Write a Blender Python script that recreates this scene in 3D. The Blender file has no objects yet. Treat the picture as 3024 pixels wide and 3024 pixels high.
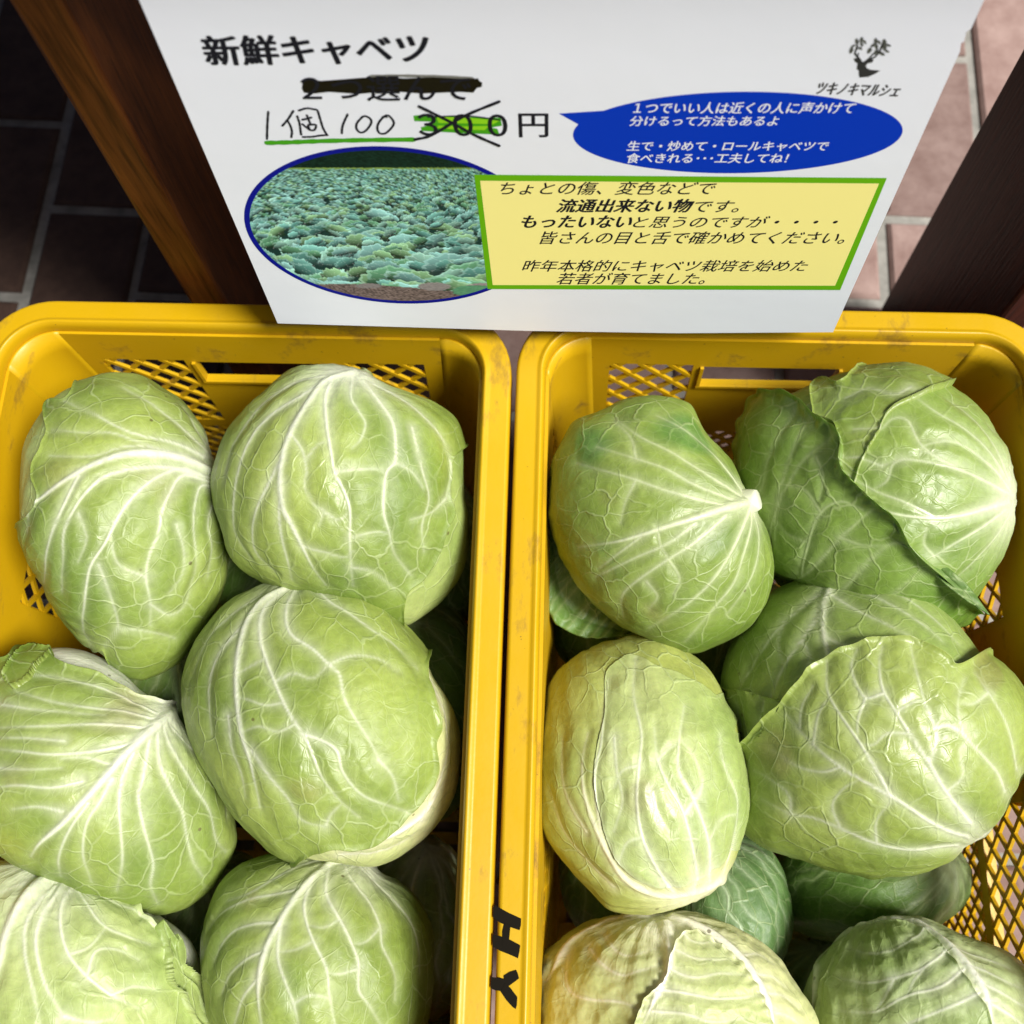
import bpy, math, random
import numpy as np
from mathutils import Vector, Matrix, geometry
random.seed(7); rng = np.random.default_rng(7)
S = bpy.context.scene
COL = S.collection
R = math.radians

# ------------------------------------------------------------------ camera, sky, sun, exposure
F_PX, CX, CY, TILT, CAMH = 2950.0, 1620.0, 1512.0, R(17.7), 0.915
cam = bpy.data.cameras.new("camera"); cam_o = bpy.data.objects.new("camera", cam); COL.objects.link(cam_o)
cam_o.location = (0, 0, CAMH); cam_o.rotation_euler = (TILT, 0, 0)
cam.sensor_width = 36; cam.lens = 36 * F_PX / 3024
cam.shift_x = (1512 - CX) / 3024
cam.clip_start = 0.02; cam.clip_end = 100
cam.dof.use_dof = True; cam.dof.focus_distance = 0.60; cam.dof.aperture_fstop = 7
S.camera = cam_o
SUN = Vector((0.51, -0.24, 0.83)).normalized()
el = math.asin(SUN.z); az = math.atan2(SUN.x, SUN.y)
w = bpy.data.worlds.new("World"); S.world = w; w.use_nodes = True
nt = w.node_tree; bg = nt.nodes["Background"]; bg.inputs[1].default_value = 0.05
sky = nt.nodes.new("ShaderNodeTexSky"); sky.sky_type = 'NISHITA'; sky.sun_disc = False
sky.sun_elevation = el; sky.sun_rotation = az; sky.dust_density = 4.0; sky.air_density = 0.5; sky.ozone_density = 0.6
nt.links.new(sky.outputs[0], bg.inputs[0])
sl = bpy.data.lights.new("sun", 'SUN'); sl.energy = 4.6; sl.angle = R(19.0); sl.color = (1.0, 0.97, 0.93)
so = bpy.data.objects.new("sun", sl); COL.objects.link(so); so.rotation_euler = SUN.to_track_quat('Z', 'Y').to_euler()
S.view_settings.view_transform = 'Standard'; S.view_settings.look = 'None'
S.view_settings.exposure = 0.30; S.view_settings.gamma = 1.0
S.cycles.max_bounces = 8; S.cycles.use_denoising = True

# ------------------------------------------------------------------ geometry helpers
CAM = np.array([0, 0, CAMH]); RT = np.array([1.0, 0, 0])
FW = np.array([0, math.sin(TILT), -math.cos(TILT)]); UP = np.array([0, math.cos(TILT), math.sin(TILT)])
def ray(u, v): return FW + (u - CX) / F_PX * RT + (CY - v) / F_PX * UP
def on_plane(u, v, p0, n):
    d = ray(u, v); t = np.dot(p0 - CAM, n) / np.dot(d, n); return CAM + t * d

def lk(o, parent=None):
    COL.objects.link(o)
    if parent is not None: o.parent = parent
    return o
def mesh(name, verts, faces, mat=None, parent=None, smooth=False):
    me = bpy.data.meshes.new(name); me.from_pydata([tuple(map(float, v)) for v in verts], [], faces); me.update()
    if mat: me.materials.append(mat)
    if smooth: me.polygons.foreach_set("use_smooth", [True] * len(me.polygons))
    return lk(bpy.data.objects.new(name, me), parent)
def npmesh(name, V, Q, mat, parent, smooth=True):
    me = bpy.data.meshes.new(name)
    me.vertices.add(len(V)); me.vertices.foreach_set("co", V.astype(np.float32).ravel())
    me.loops.add(Q.size); me.loops.foreach_set("vertex_index", Q.astype(np.int32).ravel())
    me.polygons.add(len(Q)); me.polygons.foreach_set("loop_start", np.arange(0, Q.size, 4, dtype=np.int32))
    me.update(calc_edges=True); me.validate()
    if smooth: me.polygons.foreach_set("use_smooth", [True] * len(me.polygons))
    me.materials.append(mat)
    return lk(bpy.data.objects.new(name, me), parent)
def thing(name, label, cat, loc=(0, 0, 0), rz=0, group=None):
    o = bpy.data.objects.new(name, None); o.empty_display_size = .05; COL.objects.link(o)
    o.location = loc; o.rotation_euler = (0, 0, rz); o["label"] = label; o["category"] = cat
    if group: o["group"] = group
    return o
class MB:
    def __init__(s): s.v = []; s.f = []
    def add(s, vs, fs):
        k = len(s.v); s.v += [tuple(map(float, p)) for p in vs]; s.f += [tuple(i + k for i in f) for f in fs]
    def hexa(s, p):   # p: 8 points, bottom 4 then top 4
        s.add(p, [(3, 2, 1, 0), (4, 5, 6, 7), (0, 1, 5, 4), (1, 2, 6, 5), (2, 3, 7, 6), (3, 0, 4, 7)])
    def box(s, a, b):
        x0, y0, z0 = a; x1, y1, z1 = b
        s.hexa([(x0, y0, z0), (x1, y0, z0), (x1, y1, z0), (x0, y1, z0), (x0, y0, z1), (x1, y0, z1), (x1, y1, z1), (x0, y1, z1)])
    def build(s, name, mat, parent=None, smooth=False, bevel=0):
        o = mesh(name, s.v, s.f, mat, parent, smooth)
        if bevel:
            m = o.modifiers.new("bevel", 'BEVEL'); m.width = bevel; m.segments = 2; m.limit_method = 'ANGLE'
        return o

# ------------------------------------------------------------------ material helpers
def mat(name):
    m = bpy.data.materials.new(name); m.use_nodes = True
    return m, m.node_tree, m.node_tree.nodes["Principled BSDF"]
def N(t, kind, **kw):
    n = t.nodes.new(kind)
    for k, v in kw.items():
        if k.startswith("i_"): n.inputs[int(k[2:]) if k[2:].isdigit() else k[2:].replace("_", " ")].default_value = v
        else: setattr(n, k, v)
    return n
def ramp(t, src, stops):
    r = t.nodes.new("ShaderNodeValToRGB"); t.links.new(src, r.inputs[0])
    while len(r.color_ramp.elements) < len(stops): r.color_ramp.elements.new(.5)
    for e, (p, c) in zip(r.color_ramp.elements, stops):
        e.position = p; e.color = c if len(c) == 4 else (*c, 1)
    return r
def mixc(t, f, a, b):
    m = t.nodes.new("ShaderNodeMix"); m.data_type = 'RGBA'
    for s, val in ((0, f), (6, a), (7, b)):
        if isinstance(val, bpy.types.NodeSocket): t.links.new(val, m.inputs[s])
        elif s == 0: m.inputs[0].default_value = val
        else: m.inputs[s].default_value = (*val, 1)
    return m.outputs[2]
def math_(t, op, a, b=0.0):
    m = N(t, "ShaderNodeMath", operation=op)
    for i, v in enumerate((a, b)):
        if isinstance(v, bpy.types.NodeSocket): t.links.new(v, m.inputs[i])
        else: m.inputs[i].default_value = v
    return m.outputs[0]
def flat(name, c, rough=.6, var=0.0):
    m, t, b = mat(name); b.inputs["Specular IOR Level"].default_value = .06 if "print" in name or "marker" in name or "high" in name else .3; b.inputs["Base Color"].default_value = (*c, 1); b.inputs["Roughness"].default_value = rough
    if var:
        no = N(t, "ShaderNodeTexNoise", i_Scale=60.0, i_Detail=6.0)
        t.links.new(mixc(t, math_(t, 'MULTIPLY', no.outputs[0], var), c, tuple(min(1, x * 2.2 + .05) for x in c)), b.inputs["Base Color"])
    return m

def plastic_mat():
    m, t, b = mat("yellow_plastic")
    tc = N(t, "ShaderNodeTexCoord")
    big = N(t, "ShaderNodeTexNoise", i_Scale=9.0, i_Detail=4.0); t.links.new(tc.outputs["Object"], big.inputs[0])
    c0 = mixc(t, big.outputs[0], (0.62, 0.37, 0.003), (0.68, 0.43, 0.006))
    # scuffs and grime with shapes of their own
    mp = N(t, "ShaderNodeMapping"); mp.inputs["Scale"].default_value = (1, .45, 1); t.links.new(tc.outputs["Object"], mp.inputs[0])
    dn = N(t, "ShaderNodeTexNoise", i_Scale=26.0, i_Detail=8.0, i_Roughness=.72); t.links.new(mp.outputs[0], dn.inputs[0])
    dr = ramp(t, dn.outputs[0], [(.565, (0, 0, 0)), (.70, (1, 1, 1))])
    c1 = mixc(t, math_(t, 'MULTIPLY', dr.outputs[0], .80), c0, (0.16, 0.085, 0.03))
    sp = N(t, "ShaderNodeTexNoise", i_Scale=330.0, i_Detail=3.0); t.links.new(tc.outputs["Object"], sp.inputs[0])
    sr = ramp(t, sp.outputs[0], [(.735, (0, 0, 0)), (.76, (1, 1, 1))])
    c2 = mixc(t, math_(t, 'MULTIPLY', sr.outputs[0], .7), c1, (0.10, 0.055, 0.02))
    t.links.new(c2, b.inputs["Base Color"])
    rn = ramp(t, dn.outputs[0], [(.3, (.30,) * 3), (.7, (.55,) * 3)]); t.links.new(rn.outputs[0], b.inputs["Roughness"])
    bp = N(t, "ShaderNodeBump", i_Strength=.12, i_Distance=.0006); t.links.new(sp.outputs[0], bp.inputs["Height"]); t.links.new(bp.outputs[0], b.inputs["Normal"])
    tr = N(t, "ShaderNodeBsdfTranslucent"); tr.inputs[0].default_value = (0.80, 0.33, 0.003, 1)
    mx = N(t, "ShaderNodeMixShader"); mx.inputs[0].default_value = .14
    t.links.new(b.outputs[0], mx.inputs[1]); t.links.new(tr.outputs[0], mx.inputs[2])
    t.links.new(mx.outputs[0], t.nodes["Material Output"].inputs[0])
    return m
def wood_mat(name, dark, light):
    m, t, b = mat(name)
    tc = N(t, "ShaderNodeTexCoord")
    mp = N(t, "ShaderNodeMapping"); mp.inputs["Scale"].default_value = (60, 60, 3.2); t.links.new(tc.outputs["Object"], mp.inputs[0])
    n1 = N(t, "ShaderNodeTexNoise", i_Scale=1.6, i_Detail=9.0, i_Roughness=.7, i_Distortion=.6); t.links.new(mp.outputs[0], n1.inputs[0])
    mp2 = N(t, "ShaderNodeMapping"); mp2.inputs["Scale"].default_value = (240, 240, 14); t.links.new(tc.outputs["Object"], mp2.inputs[0])
    n2 = N(t, "ShaderNodeTexNoise", i_Scale=1.5, i_Detail=4.0); t.links.new(mp2.outputs[0], n2.inputs[0])
    r1 = ramp(t, n1.outputs[0], [(.30, dark), (.52, tuple((a + c) / 2 for a, c in zip(dark, light))), (.72, light)])
    r2 = ramp(t, n2.outputs[0], [(.36, (.25, .25, .25)), (.5, (1, 1, 1))])
    mm = N(t, "ShaderNodeMix", data_type='RGBA', blend_type='MULTIPLY'); mm.inputs[0].default_value = .55; b.inputs["Specular IOR Level"].default_value = .10
    t.links.new(r1.outputs[0], mm.inputs[6]); t.links.new(r2.outputs[0], mm.inputs[7]); t.links.new(mm.outputs[2], b.inputs["Base Color"])
    b.inputs["Roughness"].default_value = .42
    bp = N(t, "ShaderNodeBump", i_Strength=.35, i_Distance=.0008); t.links.new(n2.outputs[0], bp.inputs["Height"]); t.links.new(bp.outputs[0], b.inputs["Normal"])
    return m
def brick_mat(name, a, c):
    m, t, b = mat(name)
    tc = N(t, "ShaderNodeTexCoord")
    oi = N(t, "ShaderNodeObjectInfo")
    ad = N(t, "ShaderNodeVectorMath", operation='ADD'); t.links.new(tc.outputs["Object"], ad.inputs[0]); t.links.new(oi.outputs["Random"], ad.inputs[1])
    n1 = N(t, "ShaderNodeTexNoise", i_Scale=28.0, i_Detail=8.0, i_Roughness=.7); t.links.new(ad.outputs[0], n1.inputs[0])
    r = ramp(t, n1.outputs[0], [(.3, a), (.7, c)])
    hs = N(t, "ShaderNodeHueSaturation"); t.links.new(r.outputs[0], hs.inputs["Color"])
    t.links.new(math_(t, 'ADD', math_(t, 'MULTIPLY', oi.outputs["Random"], .5), .75), hs.inputs["Value"])
    t.links.new(hs.outputs[0], b.inputs["Base Color"]); b.inputs["Roughness"].default_value = .85
    bp = N(t, "ShaderNodeBump", i_Strength=.5, i_Distance=.002); t.links.new(n1.outputs[0], bp.inputs["Height"]); t.links.new(bp.outputs[0], b.inputs["Normal"])
    return m

M_YEL = plastic_mat()
M_INK = flat("black_marker_ink", (.008, .006, .003), .45, .02)
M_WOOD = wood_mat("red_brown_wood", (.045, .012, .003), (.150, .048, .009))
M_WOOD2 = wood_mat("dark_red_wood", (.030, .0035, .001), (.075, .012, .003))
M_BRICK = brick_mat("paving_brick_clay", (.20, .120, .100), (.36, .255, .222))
M_MORT = brick_mat("mortar", (.13, .13, .115), (.33, .32, .285))

# ------------------------------------------------------------------ the floor of brick pavers
fl = mesh("floor", [(-6, -4, -.006), (6, -4, -.006), (6, 8, -.006), (-6, 8, -.006)], [(0, 1, 2, 3)], M_MORT)
fl["kind"] = "structure"
BW, BL, GP = .1005, .203, .011
def brick_mesh():
    hx, hy, ch = BW / 2, BL / 2, .0035
    mb = MB()
    v = [(-hx, -hy, -.03), (hx, -hy, -.03), (hx, hy, -.03), (-hx, hy, -.03), (-hx, -hy, -ch), (hx, -hy, -ch), (hx, hy, -ch), (-hx, hy, -ch),
         (-hx + ch, -hy + ch, 0), (hx - ch, -hy + ch, 0), (hx - ch, hy - ch, 0), (-hx + ch, hy - ch, 0)]
    f = [(0, 1, 5, 4), (1, 2, 6, 5), (2, 3, 7, 6), (3, 0, 4, 7), (4, 5, 9, 8), (5, 6, 10, 9), (6, 7, 11, 10), (7, 4, 8, 11), (8, 9, 10, 11)]
    me = bpy.data.meshes.new("brick"); me.from_pydata(v, [], f); me.materials.append(M_BRICK); return me
bme = brick_mesh(); bme_shade = brick_mesh(); bme_shade.materials[0] = brick_mat("shade_darkened_clay", (.045, .022, .014), (.10, .056, .038))  # second brick copy: shade over the left columns put into a darker clay colour
ang = R(-3.0); ca, sa = math.cos(ang), math.sin(ang)
for i in range(-9, 16):
    off = .645 + (.107 if (i % 2) else 0) + random.uniform(-.012, .012)
    if i > 5: off += .03
    for j in range(-5, 6):
        lx = (i + .5) * (BW + GP); ly = off - .5 + (j + .5) * (BL + GP)
        o = bpy.data.objects.new("brick", bme_shade if i < 4 else bme)
        o.location = (-.545 + lx * ca - ly * sa + random.uniform(-.001, .001), .5 + lx * sa + ly * ca, .0 + random.uniform(-.0012, .0012))
        o.rotation_euler = (random.uniform(-.004, .004), random.uniform(-.004, .004), ang + random.uniform(-.006, .006))
        lk(o, fl)
peb = MB()
for th_ in range(7):
    a = th_ * math.tau / 7; r_ = .006 * (1 + .25 * math.sin(3 * a))
    peb.v.append((r_ * math.cos(a), r_ * .8 * math.sin(a), 0))
for th_ in range(7):
    a = th_ * math.tau / 7 + .2; peb.v.append((.0042 * math.cos(a), .0036 * math.sin(a), .004))
peb.f = [(i, (i + 1) % 7, 7 + (i + 1) % 7, 7 + i) for i in range(7)] + [tuple(range(7, 14))]
pc = on_plane(330, 400, np.array([0, 0, .003]), np.array([0, 0, 1.]))
po = peb.build("pebble", flat("pale_stone", (.5, .42, .3), .8, .3)); po.location = pc
po["label"] = "small pale pebble lying on the shaded paving left of the wooden leg"; po["category"] = "pebble"

# ------------------------------------------------------------------ wooden table whose board legs frame the price sign
tb = thing("wooden_table", "red-brown wooden table with broad board legs standing behind the two yellow crates", "table", (.05, .6, 0))
def board(name, x0b, x1b, x0t, x1t, y0, y1, zt, m):
    mb = MB(); mb.hexa([(x0b, y0, 0), (x1b, y0, 0), (x1b, y1, 0), (x0b, y1, 0), (x0t, y0, zt), (x1t, y0, zt), (x1t, y1, zt), (x0t, y1, zt)])
    mb.v = [(a - .05, b - .6, c) for a, b, c in mb.v]
    return mb.build(name, m, tb, bevel=.003)
board("leg", -.268, -.243, -.243, -.218, .360, .52, .64, M_WOOD)
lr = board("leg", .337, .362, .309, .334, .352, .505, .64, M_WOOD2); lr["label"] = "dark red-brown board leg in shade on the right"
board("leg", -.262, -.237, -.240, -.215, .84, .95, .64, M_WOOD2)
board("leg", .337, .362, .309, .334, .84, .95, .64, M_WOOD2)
mb = MB(); mb.box((-1.25, -.275, .64), (.44, .75, .668)); mb.build("unseen_shade_top", M_WOOD, tb, bevel=.004)  # unseen table top, stretched left and back to shade the floor
mb = MB(); mb.box((-.27, -.185, .56), (.262, -.165, .64)); mb.build("rail", M_WOOD, tb, bevel=.002)

# ------------------------------------------------------------------ yellow harvest crates
H = .303
def rr(hx, hy, r, n=9):
    pts = []
    for (cx_, cy_, a0) in ((hx - r, hy - r, 0), (-hx + r, hy - r, 90), (-hx + r, -hy + r, 180), (hx - r, -hy + r, 270)):
        for k in range(n + 1):
            a = R(a0 + 90 * k / n); pts.append((cx_ + r * math.cos(a), cy_ + r * math.sin(a), math.cos(a), math.sin(a)))
    return pts
IX, IY, IR = .1625, .2405, .030
def inset(z): return (H - z) * .055
def wall_pt(side, s, z, out=0.0):
    k = inset(z) - out
    if side == 'N': return (s * (1 - (H - z) * .15), IY - k, z)
    if side == 'S': return (s * (1 - (H - z) * .15), -IY + k, z)
    if side == 'E': return (IX - k, s * (1 - (H - z) * .12), z)
    return (-IX + k, s * (1 - (H - z) * .12), z)
def make_crate(label, loc, rz):
    c = thing("harvest_crate", label, "crate", loc, rz, "yellow crates of cabbages")
    prof = [(0, H - .010), (.0006, H - .003), (.002, H + .0008), (.0038, H + .0012), (.0052, H - .0004), (.007, H - .0008), (.0175, H - .0008), (.0192, H - .0014), (.0202, H - .0032),
            (.0204, H - .017), (.0178, H - .017), (.0172, H - .0045), (.003, H - .0045), (.0022, H - .010)]
    base = rr(IX, IY, IR, 12); V = []; Fc = []; n = len(base); m = len(prof)
    for (x, y, nx, ny) in base:
        for (o_, z) in prof: V.append((x + nx * o_, y + ny * o_, z))
    for i in range(n):
        for j in range(m):
            a = i * m + j; b_ = i * m + (j + 1) % m; i2 = ((i + 1) % n) * m
            Fc.append((a, i2 + j, i2 + (j + 1) % m, b_))
    rim = mesh("rim", V, Fc, M_YEL, c, True)
    e = rim.modifiers.new("wn", 'WEIGHTED_NORMAL'); e.keep_sharp = False
    # corner posts of the shell
    zs = [H - .009, H - .03, H - .06, H - .09, H - .12, H - .16, H - .2, H - .25, .012]
    q = rr(IX, IY, IR, 10)
    for k in range(4):
        seg = q[k * 11:(k + 1) * 11]; V = []; Fc = []
        for z in zs:
            kk = inset(z)
            for (x, y, nx, ny) in seg:
                V.append((x * (1 - .0) - math.copysign(kk, x), y - math.copysign(kk, y), z))
        for a in range(len(zs) - 1):
            for b_ in range(10): Fc.append((a * 11 + b_, a * 11 + b_ + 1, (a + 1) * 11 + b_ + 1, (a + 1) * 11 + b_))
        o = mesh("corner_wall", V, Fc, M_YEL, c, True)
        so_ = o.modifiers.new("thick", 'SOLIDIFY'); so_.thickness = .003; so_.offset = 0
    for side, half in (('N', IX - IR), ('S', IX - IR), ('E', IY - IR), ('W', IY - IR)):
        if side in 'NS':
            lat = [(-.118, -.057, .043, .140, .0215), (.057, .118, .043, .140, .0215), (-.118, -.006, .152, .262, .017), (.006, .118, .152, .262, .017)]
            holes = [(-.049, .049, .045, .071)]
        else:
            lat = [(-.200, -.062, .070, .134, .0215), (.062, .200, .070, .134, .0215), (-.200, -.066, .144, .262, .015), (.066, .200, .144, .262, .015)]
            holes = []
        ops = [l[:4] for l in lat] + holes
        ss = sorted({-half, half} | {o[0] for o in ops} | {o[1] for o in ops})
        dd = sorted({.009, H - .012} | {o[2] for o in ops} | {o[3] for o in ops})
        V = []; Fc = []; idx = {}
        def vid(s, d):
            if (s, d) not in idx:
                sc = s
                p = wall_pt(side, s if abs(s) < half - 1e-6 else s, H - d)
                if abs(abs(s) - half) < 1e-6:   # butt to the corner
                    kk = inset(H - d)
                    p = list(p); ax = 0 if side in 'NS' else 1; p[ax] = math.copysign(half - kk + 0, s); p = tuple(p)
                idx[(s, d)] = len(V); V.append(p)
            return idx[(s, d)]
        for i in range(len(ss) - 1):
            for j in range(len(dd) - 1):
                ms, md = (ss[i] + ss[i + 1]) / 2, (dd[j] + dd[j + 1]) / 2
                if any(o[0] < ms < o[1] and o[2] < md < o[3] for o in ops): continue
                Fc.append((vid(ss[i], dd[j]), vid(ss[i + 1], dd[j]), vid(ss[i + 1], dd[j + 1]), vid(ss[i], dd[j + 1])))
        o = mesh("wall", V, Fc, M_YEL, c)
        so_ = o.modifiers.new("thick", 'SOLIDIFY'); so_.thickness = .003; so_.offset = 0
        for (s0, s1, d0, d1, p) in lat:
            mb = MB(); hw, ht = .0016, .0012
            for sg in (1, -1):
                # lines s - sg*d = cst
                lo = min(s0 - sg * d0, s0 - sg * d1, s1 - sg * d0, s1 - sg * d1); hi = max(s0 - sg * d0, s0 - sg * d1, s1 - sg * d0, s1 - sg * d1)
                cst = lo + p * .5
                while cst < hi:
                    pts = []
                    # param by d
                    da, db = d0, d1
                    sa_, sb_ = cst + sg * da, cst + sg * db
                    if sa_ > sb_: da, db, sa_, sb_ = db, da, sb_, sa_
                    if sa_ < s0: da += (s0 - sa_) * (1 if sg > 0 else -1) ; sa_ = s0
                    if sb_ > s1: db -= (sb_ - s1) * (1 if sg > 0 else -1); sb_ = s1
                    if sb_ - sa_ > .003:
                        o1, o2 = (hw * .707, hw * .707 * -sg)
                        P = []
                        for dep in (-ht - .0002 * sg, ht - .0002 * sg):
                            for (s_, d_) in ((sa_ + o1, da + o2), (sb_ + o1, db + o2), (sb_ - o1, db - o2), (sa_ - o1, da - o2)):
                                P.append(wall_pt(side, s_, H - d_, dep))
                        mb.hexa(P)
                    cst += p
            mb.build("lattice_panel", M_YEL, c)
        if side in 'NS':   # raised frame of the hand hold
            mb = MB()
            for (a, b_, d0, d1) in ((-.052, .052, .0712, .0742), (-.0518, -.0493, .045, .0709), (.0493, .0518, .045, .0709)):
                P = [wall_pt(side, s_, H - d_, dep) for dep in (-.0035, .003) for (s_, d_) in ((a, d0), (b_, d0), (b_, d1), (a, d1))]
                mb.hexa(P)
            mb.build("hand_hold", M_YEL, c)
        else:
            mb = MB()
            for (a, b_, d0, d1) in ((-.205, .205, .134, .142), (-.064, -.059, .05, .27), (.059, .064, .05, .27)):
                P = [wall_pt(side, s_, H - d_, dep) for dep in (.0016, .0062) for (s_, d_) in ((a, d0), (b_, d0), (b_, d1), (a, d1))]
                mb.hexa(P)
            mb.build("rib", M_YEL, c)
    # slotted base
    mb = MB(); bx, by = IX - .016, IY - .016
    y = -by
    while y < by - .004:
        mb.box((-bx, y, .008), (bx, y + .010, .012)); y += .0185
    for x in np.linspace(-bx, bx - .008, 9): mb.box((x, -by, .0045), (x + .008, by, .0078))
    mb.build("base_grid", M_YEL, c)
    return c
RIM_Y = .341
lc = make_crate("left yellow plastic crate of cabbages, its rim without any lettering", (-.0290 - .183, RIM_Y - .2545, 0), R(-1.15))
rc = make_crate("right yellow plastic crate of cabbages with H Y painted black on its rim", (-.0265 + .183, RIM_Y - .2585, 0), R(-1.2))
# hand-painted letters on the rim of the right crate
def Zr(x, y): return (1250 + x / 3.096, 2400 + y / 3.096)
def rim_poly(name, polys, parent, z=H - .0004):
    V = []; Fc = []
    for k, poly in enumerate(polys):
        n = len(poly); b0 = len(V)
        P = [on_plane(*Zr(*p), np.array([0, 0, z + .00012 * k]), np.array([0, 0, 1.])) for p in poly]
        V += P; Fc.append(tuple(range(b0, b0 + n))[::-1])
    o = mesh(name, V, Fc, M_INK)
    mw = o.matrix_world.copy(); o.parent = parent
    bpy.context.view_layer.update(); o.matrix_parent_inverse = parent.matrix_world.inverted()
    return o
rim_poly("letter_h", [[(640, 862), (660, 848), (780, 915), (895, 968), (893, 1030), (880, 1075), (790, 1045), (700, 1005), (637, 960)],
    [(633, 1112), (720, 1135), (800, 1165), (887, 1212), (880, 1270), (866, 1332), (795, 1300), (700, 1262), (634, 1222)],
    [(742, 1010), (798, 1035), (785, 1160), (783, 1230), (722, 1215), (725, 1080)]], rc)
rim_poly("letter_y", [[(735, 1490), (790, 1455), (850, 1437), (865, 1470), (876, 1515), (830, 1550), (780, 1587), (740, 1550)],
    [(620, 1500), (700, 1510), (752, 1522), (742, 1590), (722, 1632), (660, 1625), (614, 1605)],
    [(748, 1555), (800, 1605), (860, 1685), (856, 1760), (845, 1795), (820, 1780), (765, 1720), (708, 1635)]], rc)

# ------------------------------------------------------------------ the printed sign
LEAN = R(6.2)
SP0 = np.array([0, .3136, .328]); SN = np.array([0, -math.cos(LEAN), math.sin(LEAN)])
SU = np.array([0, math.sin(LEAN), math.cos(LEAN)])
def sg(u, v):
    p = on_plane(u, v, SP0, SN) - SP0; return (p[0], float(np.dot(p, SU)))
def S1(x, y): return sg(500 + .6211 * x, .6211 * y)
def S2(x, y): return sg(1600 + .6729 * x, .6729 * y)
def SF(x, y): return sg(x * 1.5652, y * 1.5652)
def SL(x, y): return sg(2400 + x * .1553, 80 + y * .1553)
def SH(x, y): return sg(760 + x * .2588, 300 + y * .2588)
sign = thing("price_sign", "white printed price sign for fresh cabbages hanging in front of the wooden table", "sign", tuple(SP0))
sign.rotation_euler = (R(90) - LEAN, 0, 0)     # local x right, y up the sheet, z towards the viewer
M_PAPER, t, b = mat("white_paper")
b.inputs["Base Color"].default_value = (.81, .84, .93, 1); b.inputs["Roughness"].default_value = .42
nz = N(t, "ShaderNodeTexNoise", i_Scale=9.0, i_Detail=3.0); bp = N(t, "ShaderNodeBump", i_Strength=.07, i_Distance=.004)
t.links.new(nz.outputs[0], bp.inputs["Height"]); t.links.new(bp.outputs[0], b.inputs["Normal"])
M_BLK = flat("black_print", (.012, .012, .018), .45); M_GRY = flat("grey_print", (.035, .035, .035), .5)
M_WHT = flat("white_print", (.80, .82, .9), .5); M_BLUE = flat("blue_print", (.001, .036, .48), .4)
M_NAVY = flat("navy_print", (.003, .006, .25), .4); M_YP = flat("yellow_print", (.95, .86, .30), .45); M_GP = flat("green_print", (.13, .42, .006), .45)
M_HG = flat("green_highlighter", (.06, .34, .012), .4); M_HL = flat("lime_highlighter", (.26, .62, .015), .4)
def sheet(name, pts, m, z, thick=0.0, parent=sign):
    pts = [Vector((p[0], p[1], 0)) for p in pts]
    tri = geometry.tessellate_polygon([pts])
    a = sum((pts[i].x * pts[(i + 1) % len(pts)].y - pts[(i + 1) % len(pts)].x * pts[i].y) for i in range(len(pts)))
    V = [(p.x, p.y, z) for p in pts]; Fc = []
    for f in tri:
        A, B, C_ = (pts[i] for i in f)
        Fc.append(f if (B - A).cross(C_ - A).z > 0 else f[::-1])
    if thick:
        n = len(V); V += [(x, y, z - thick) for x, y, z in V]
        Fc += [tuple(i + n for i in f[::-1]) for f in Fc]
        Fc += [((i + 1) % n, i, i + n, (i + 1) % n + n) if a > 0 else (i, (i + 1) % n, (i + 1) % n + n, i + n) for i in range(n)]
    return mesh(name, V, Fc, m, parent)
def strip(name, lines, m, z, parent=sign):
    """lines: (points in sheet coordinates, width) drawn as round-jointed flat strokes"""
    mb = MB()
    for pts, wd in lines:
        P = [np.array(p) for p in pts]; nn = len(P); L = []; Rr = []
        for i in range(nn):
            d = P[min(i + 1, nn - 1)] - P[max(i - 1, 0)]; d = d / (np.linalg.norm(d) + 1e-9); q = np.array([-d[1], d[0]]) * wd / 2 * (1 + .12 * math.sin(i * 2.3))
            L.append(P[i] + q); Rr.append(P[i] - q)
        V = [(p[0], p[1], z) for p in L] + [(p[0], p[1], z) for p in Rr]
        mb.add(V, [(i, i + nn, i + 1 + nn, i + 1) for i in range(nn - 1)])
        for e_ in (P[0], P[-1]):
            mb.add([(e_[0] + wd / 2 * math.cos(a * math.pi / 5), e_[1] + wd / 2 * math.sin(a * math.pi / 5), z + .000004) for a in range(10)], [tuple(range(10))])
        z += .000002
    return mb.build(name, m, parent)
def cr(pts, k=5):
    P = [np.array(p, float) for p in pts]
    if len(P) < 3: return [P[0] + (P[-1] - P[0]) * i / k for i in range(k + 1)]
    P = [2 * P[0] - P[1]] + P + [2 * P[-1] - P[-2]]; out = []
    for i in range(1, len(P) - 2):
        for j in range(k):
            t_ = j / k; a, b_, c_, d_ = P[i - 1:i + 3]
            out.append(.5 * ((2 * b_) + (c_ - a) * t_ + (2 * a - 5 * b_ + 4 * c_ - d_) * t_ ** 2 + (3 * b_ - a - 3 * c_ + d_) * t_ ** 3))
    out.append(P[-2]); return out

tr_ = sg(2935, -60)
edge = [(2860, 78), (2852, 100), (2856, 112), (2840, 140), (2838, 118 + 40)]
sheet("paper", [sg(820, 955), sg(1200, 966), sg(1555, 977), sg(2000, 984), sg(2460, 981), sg(2835, 152), sg(2838, 128), sg(2848, 122), sg(2853, 95), sg(2868, 84), sg(2935, -62), sg(384, -62)], M_PAPER, 0, .0009)
mb = MB(); mb.box((-.03, .235, -.02), (.03, .262, -.0011)); mb.build("tape_tab", M_PAPER, sign)

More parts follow.
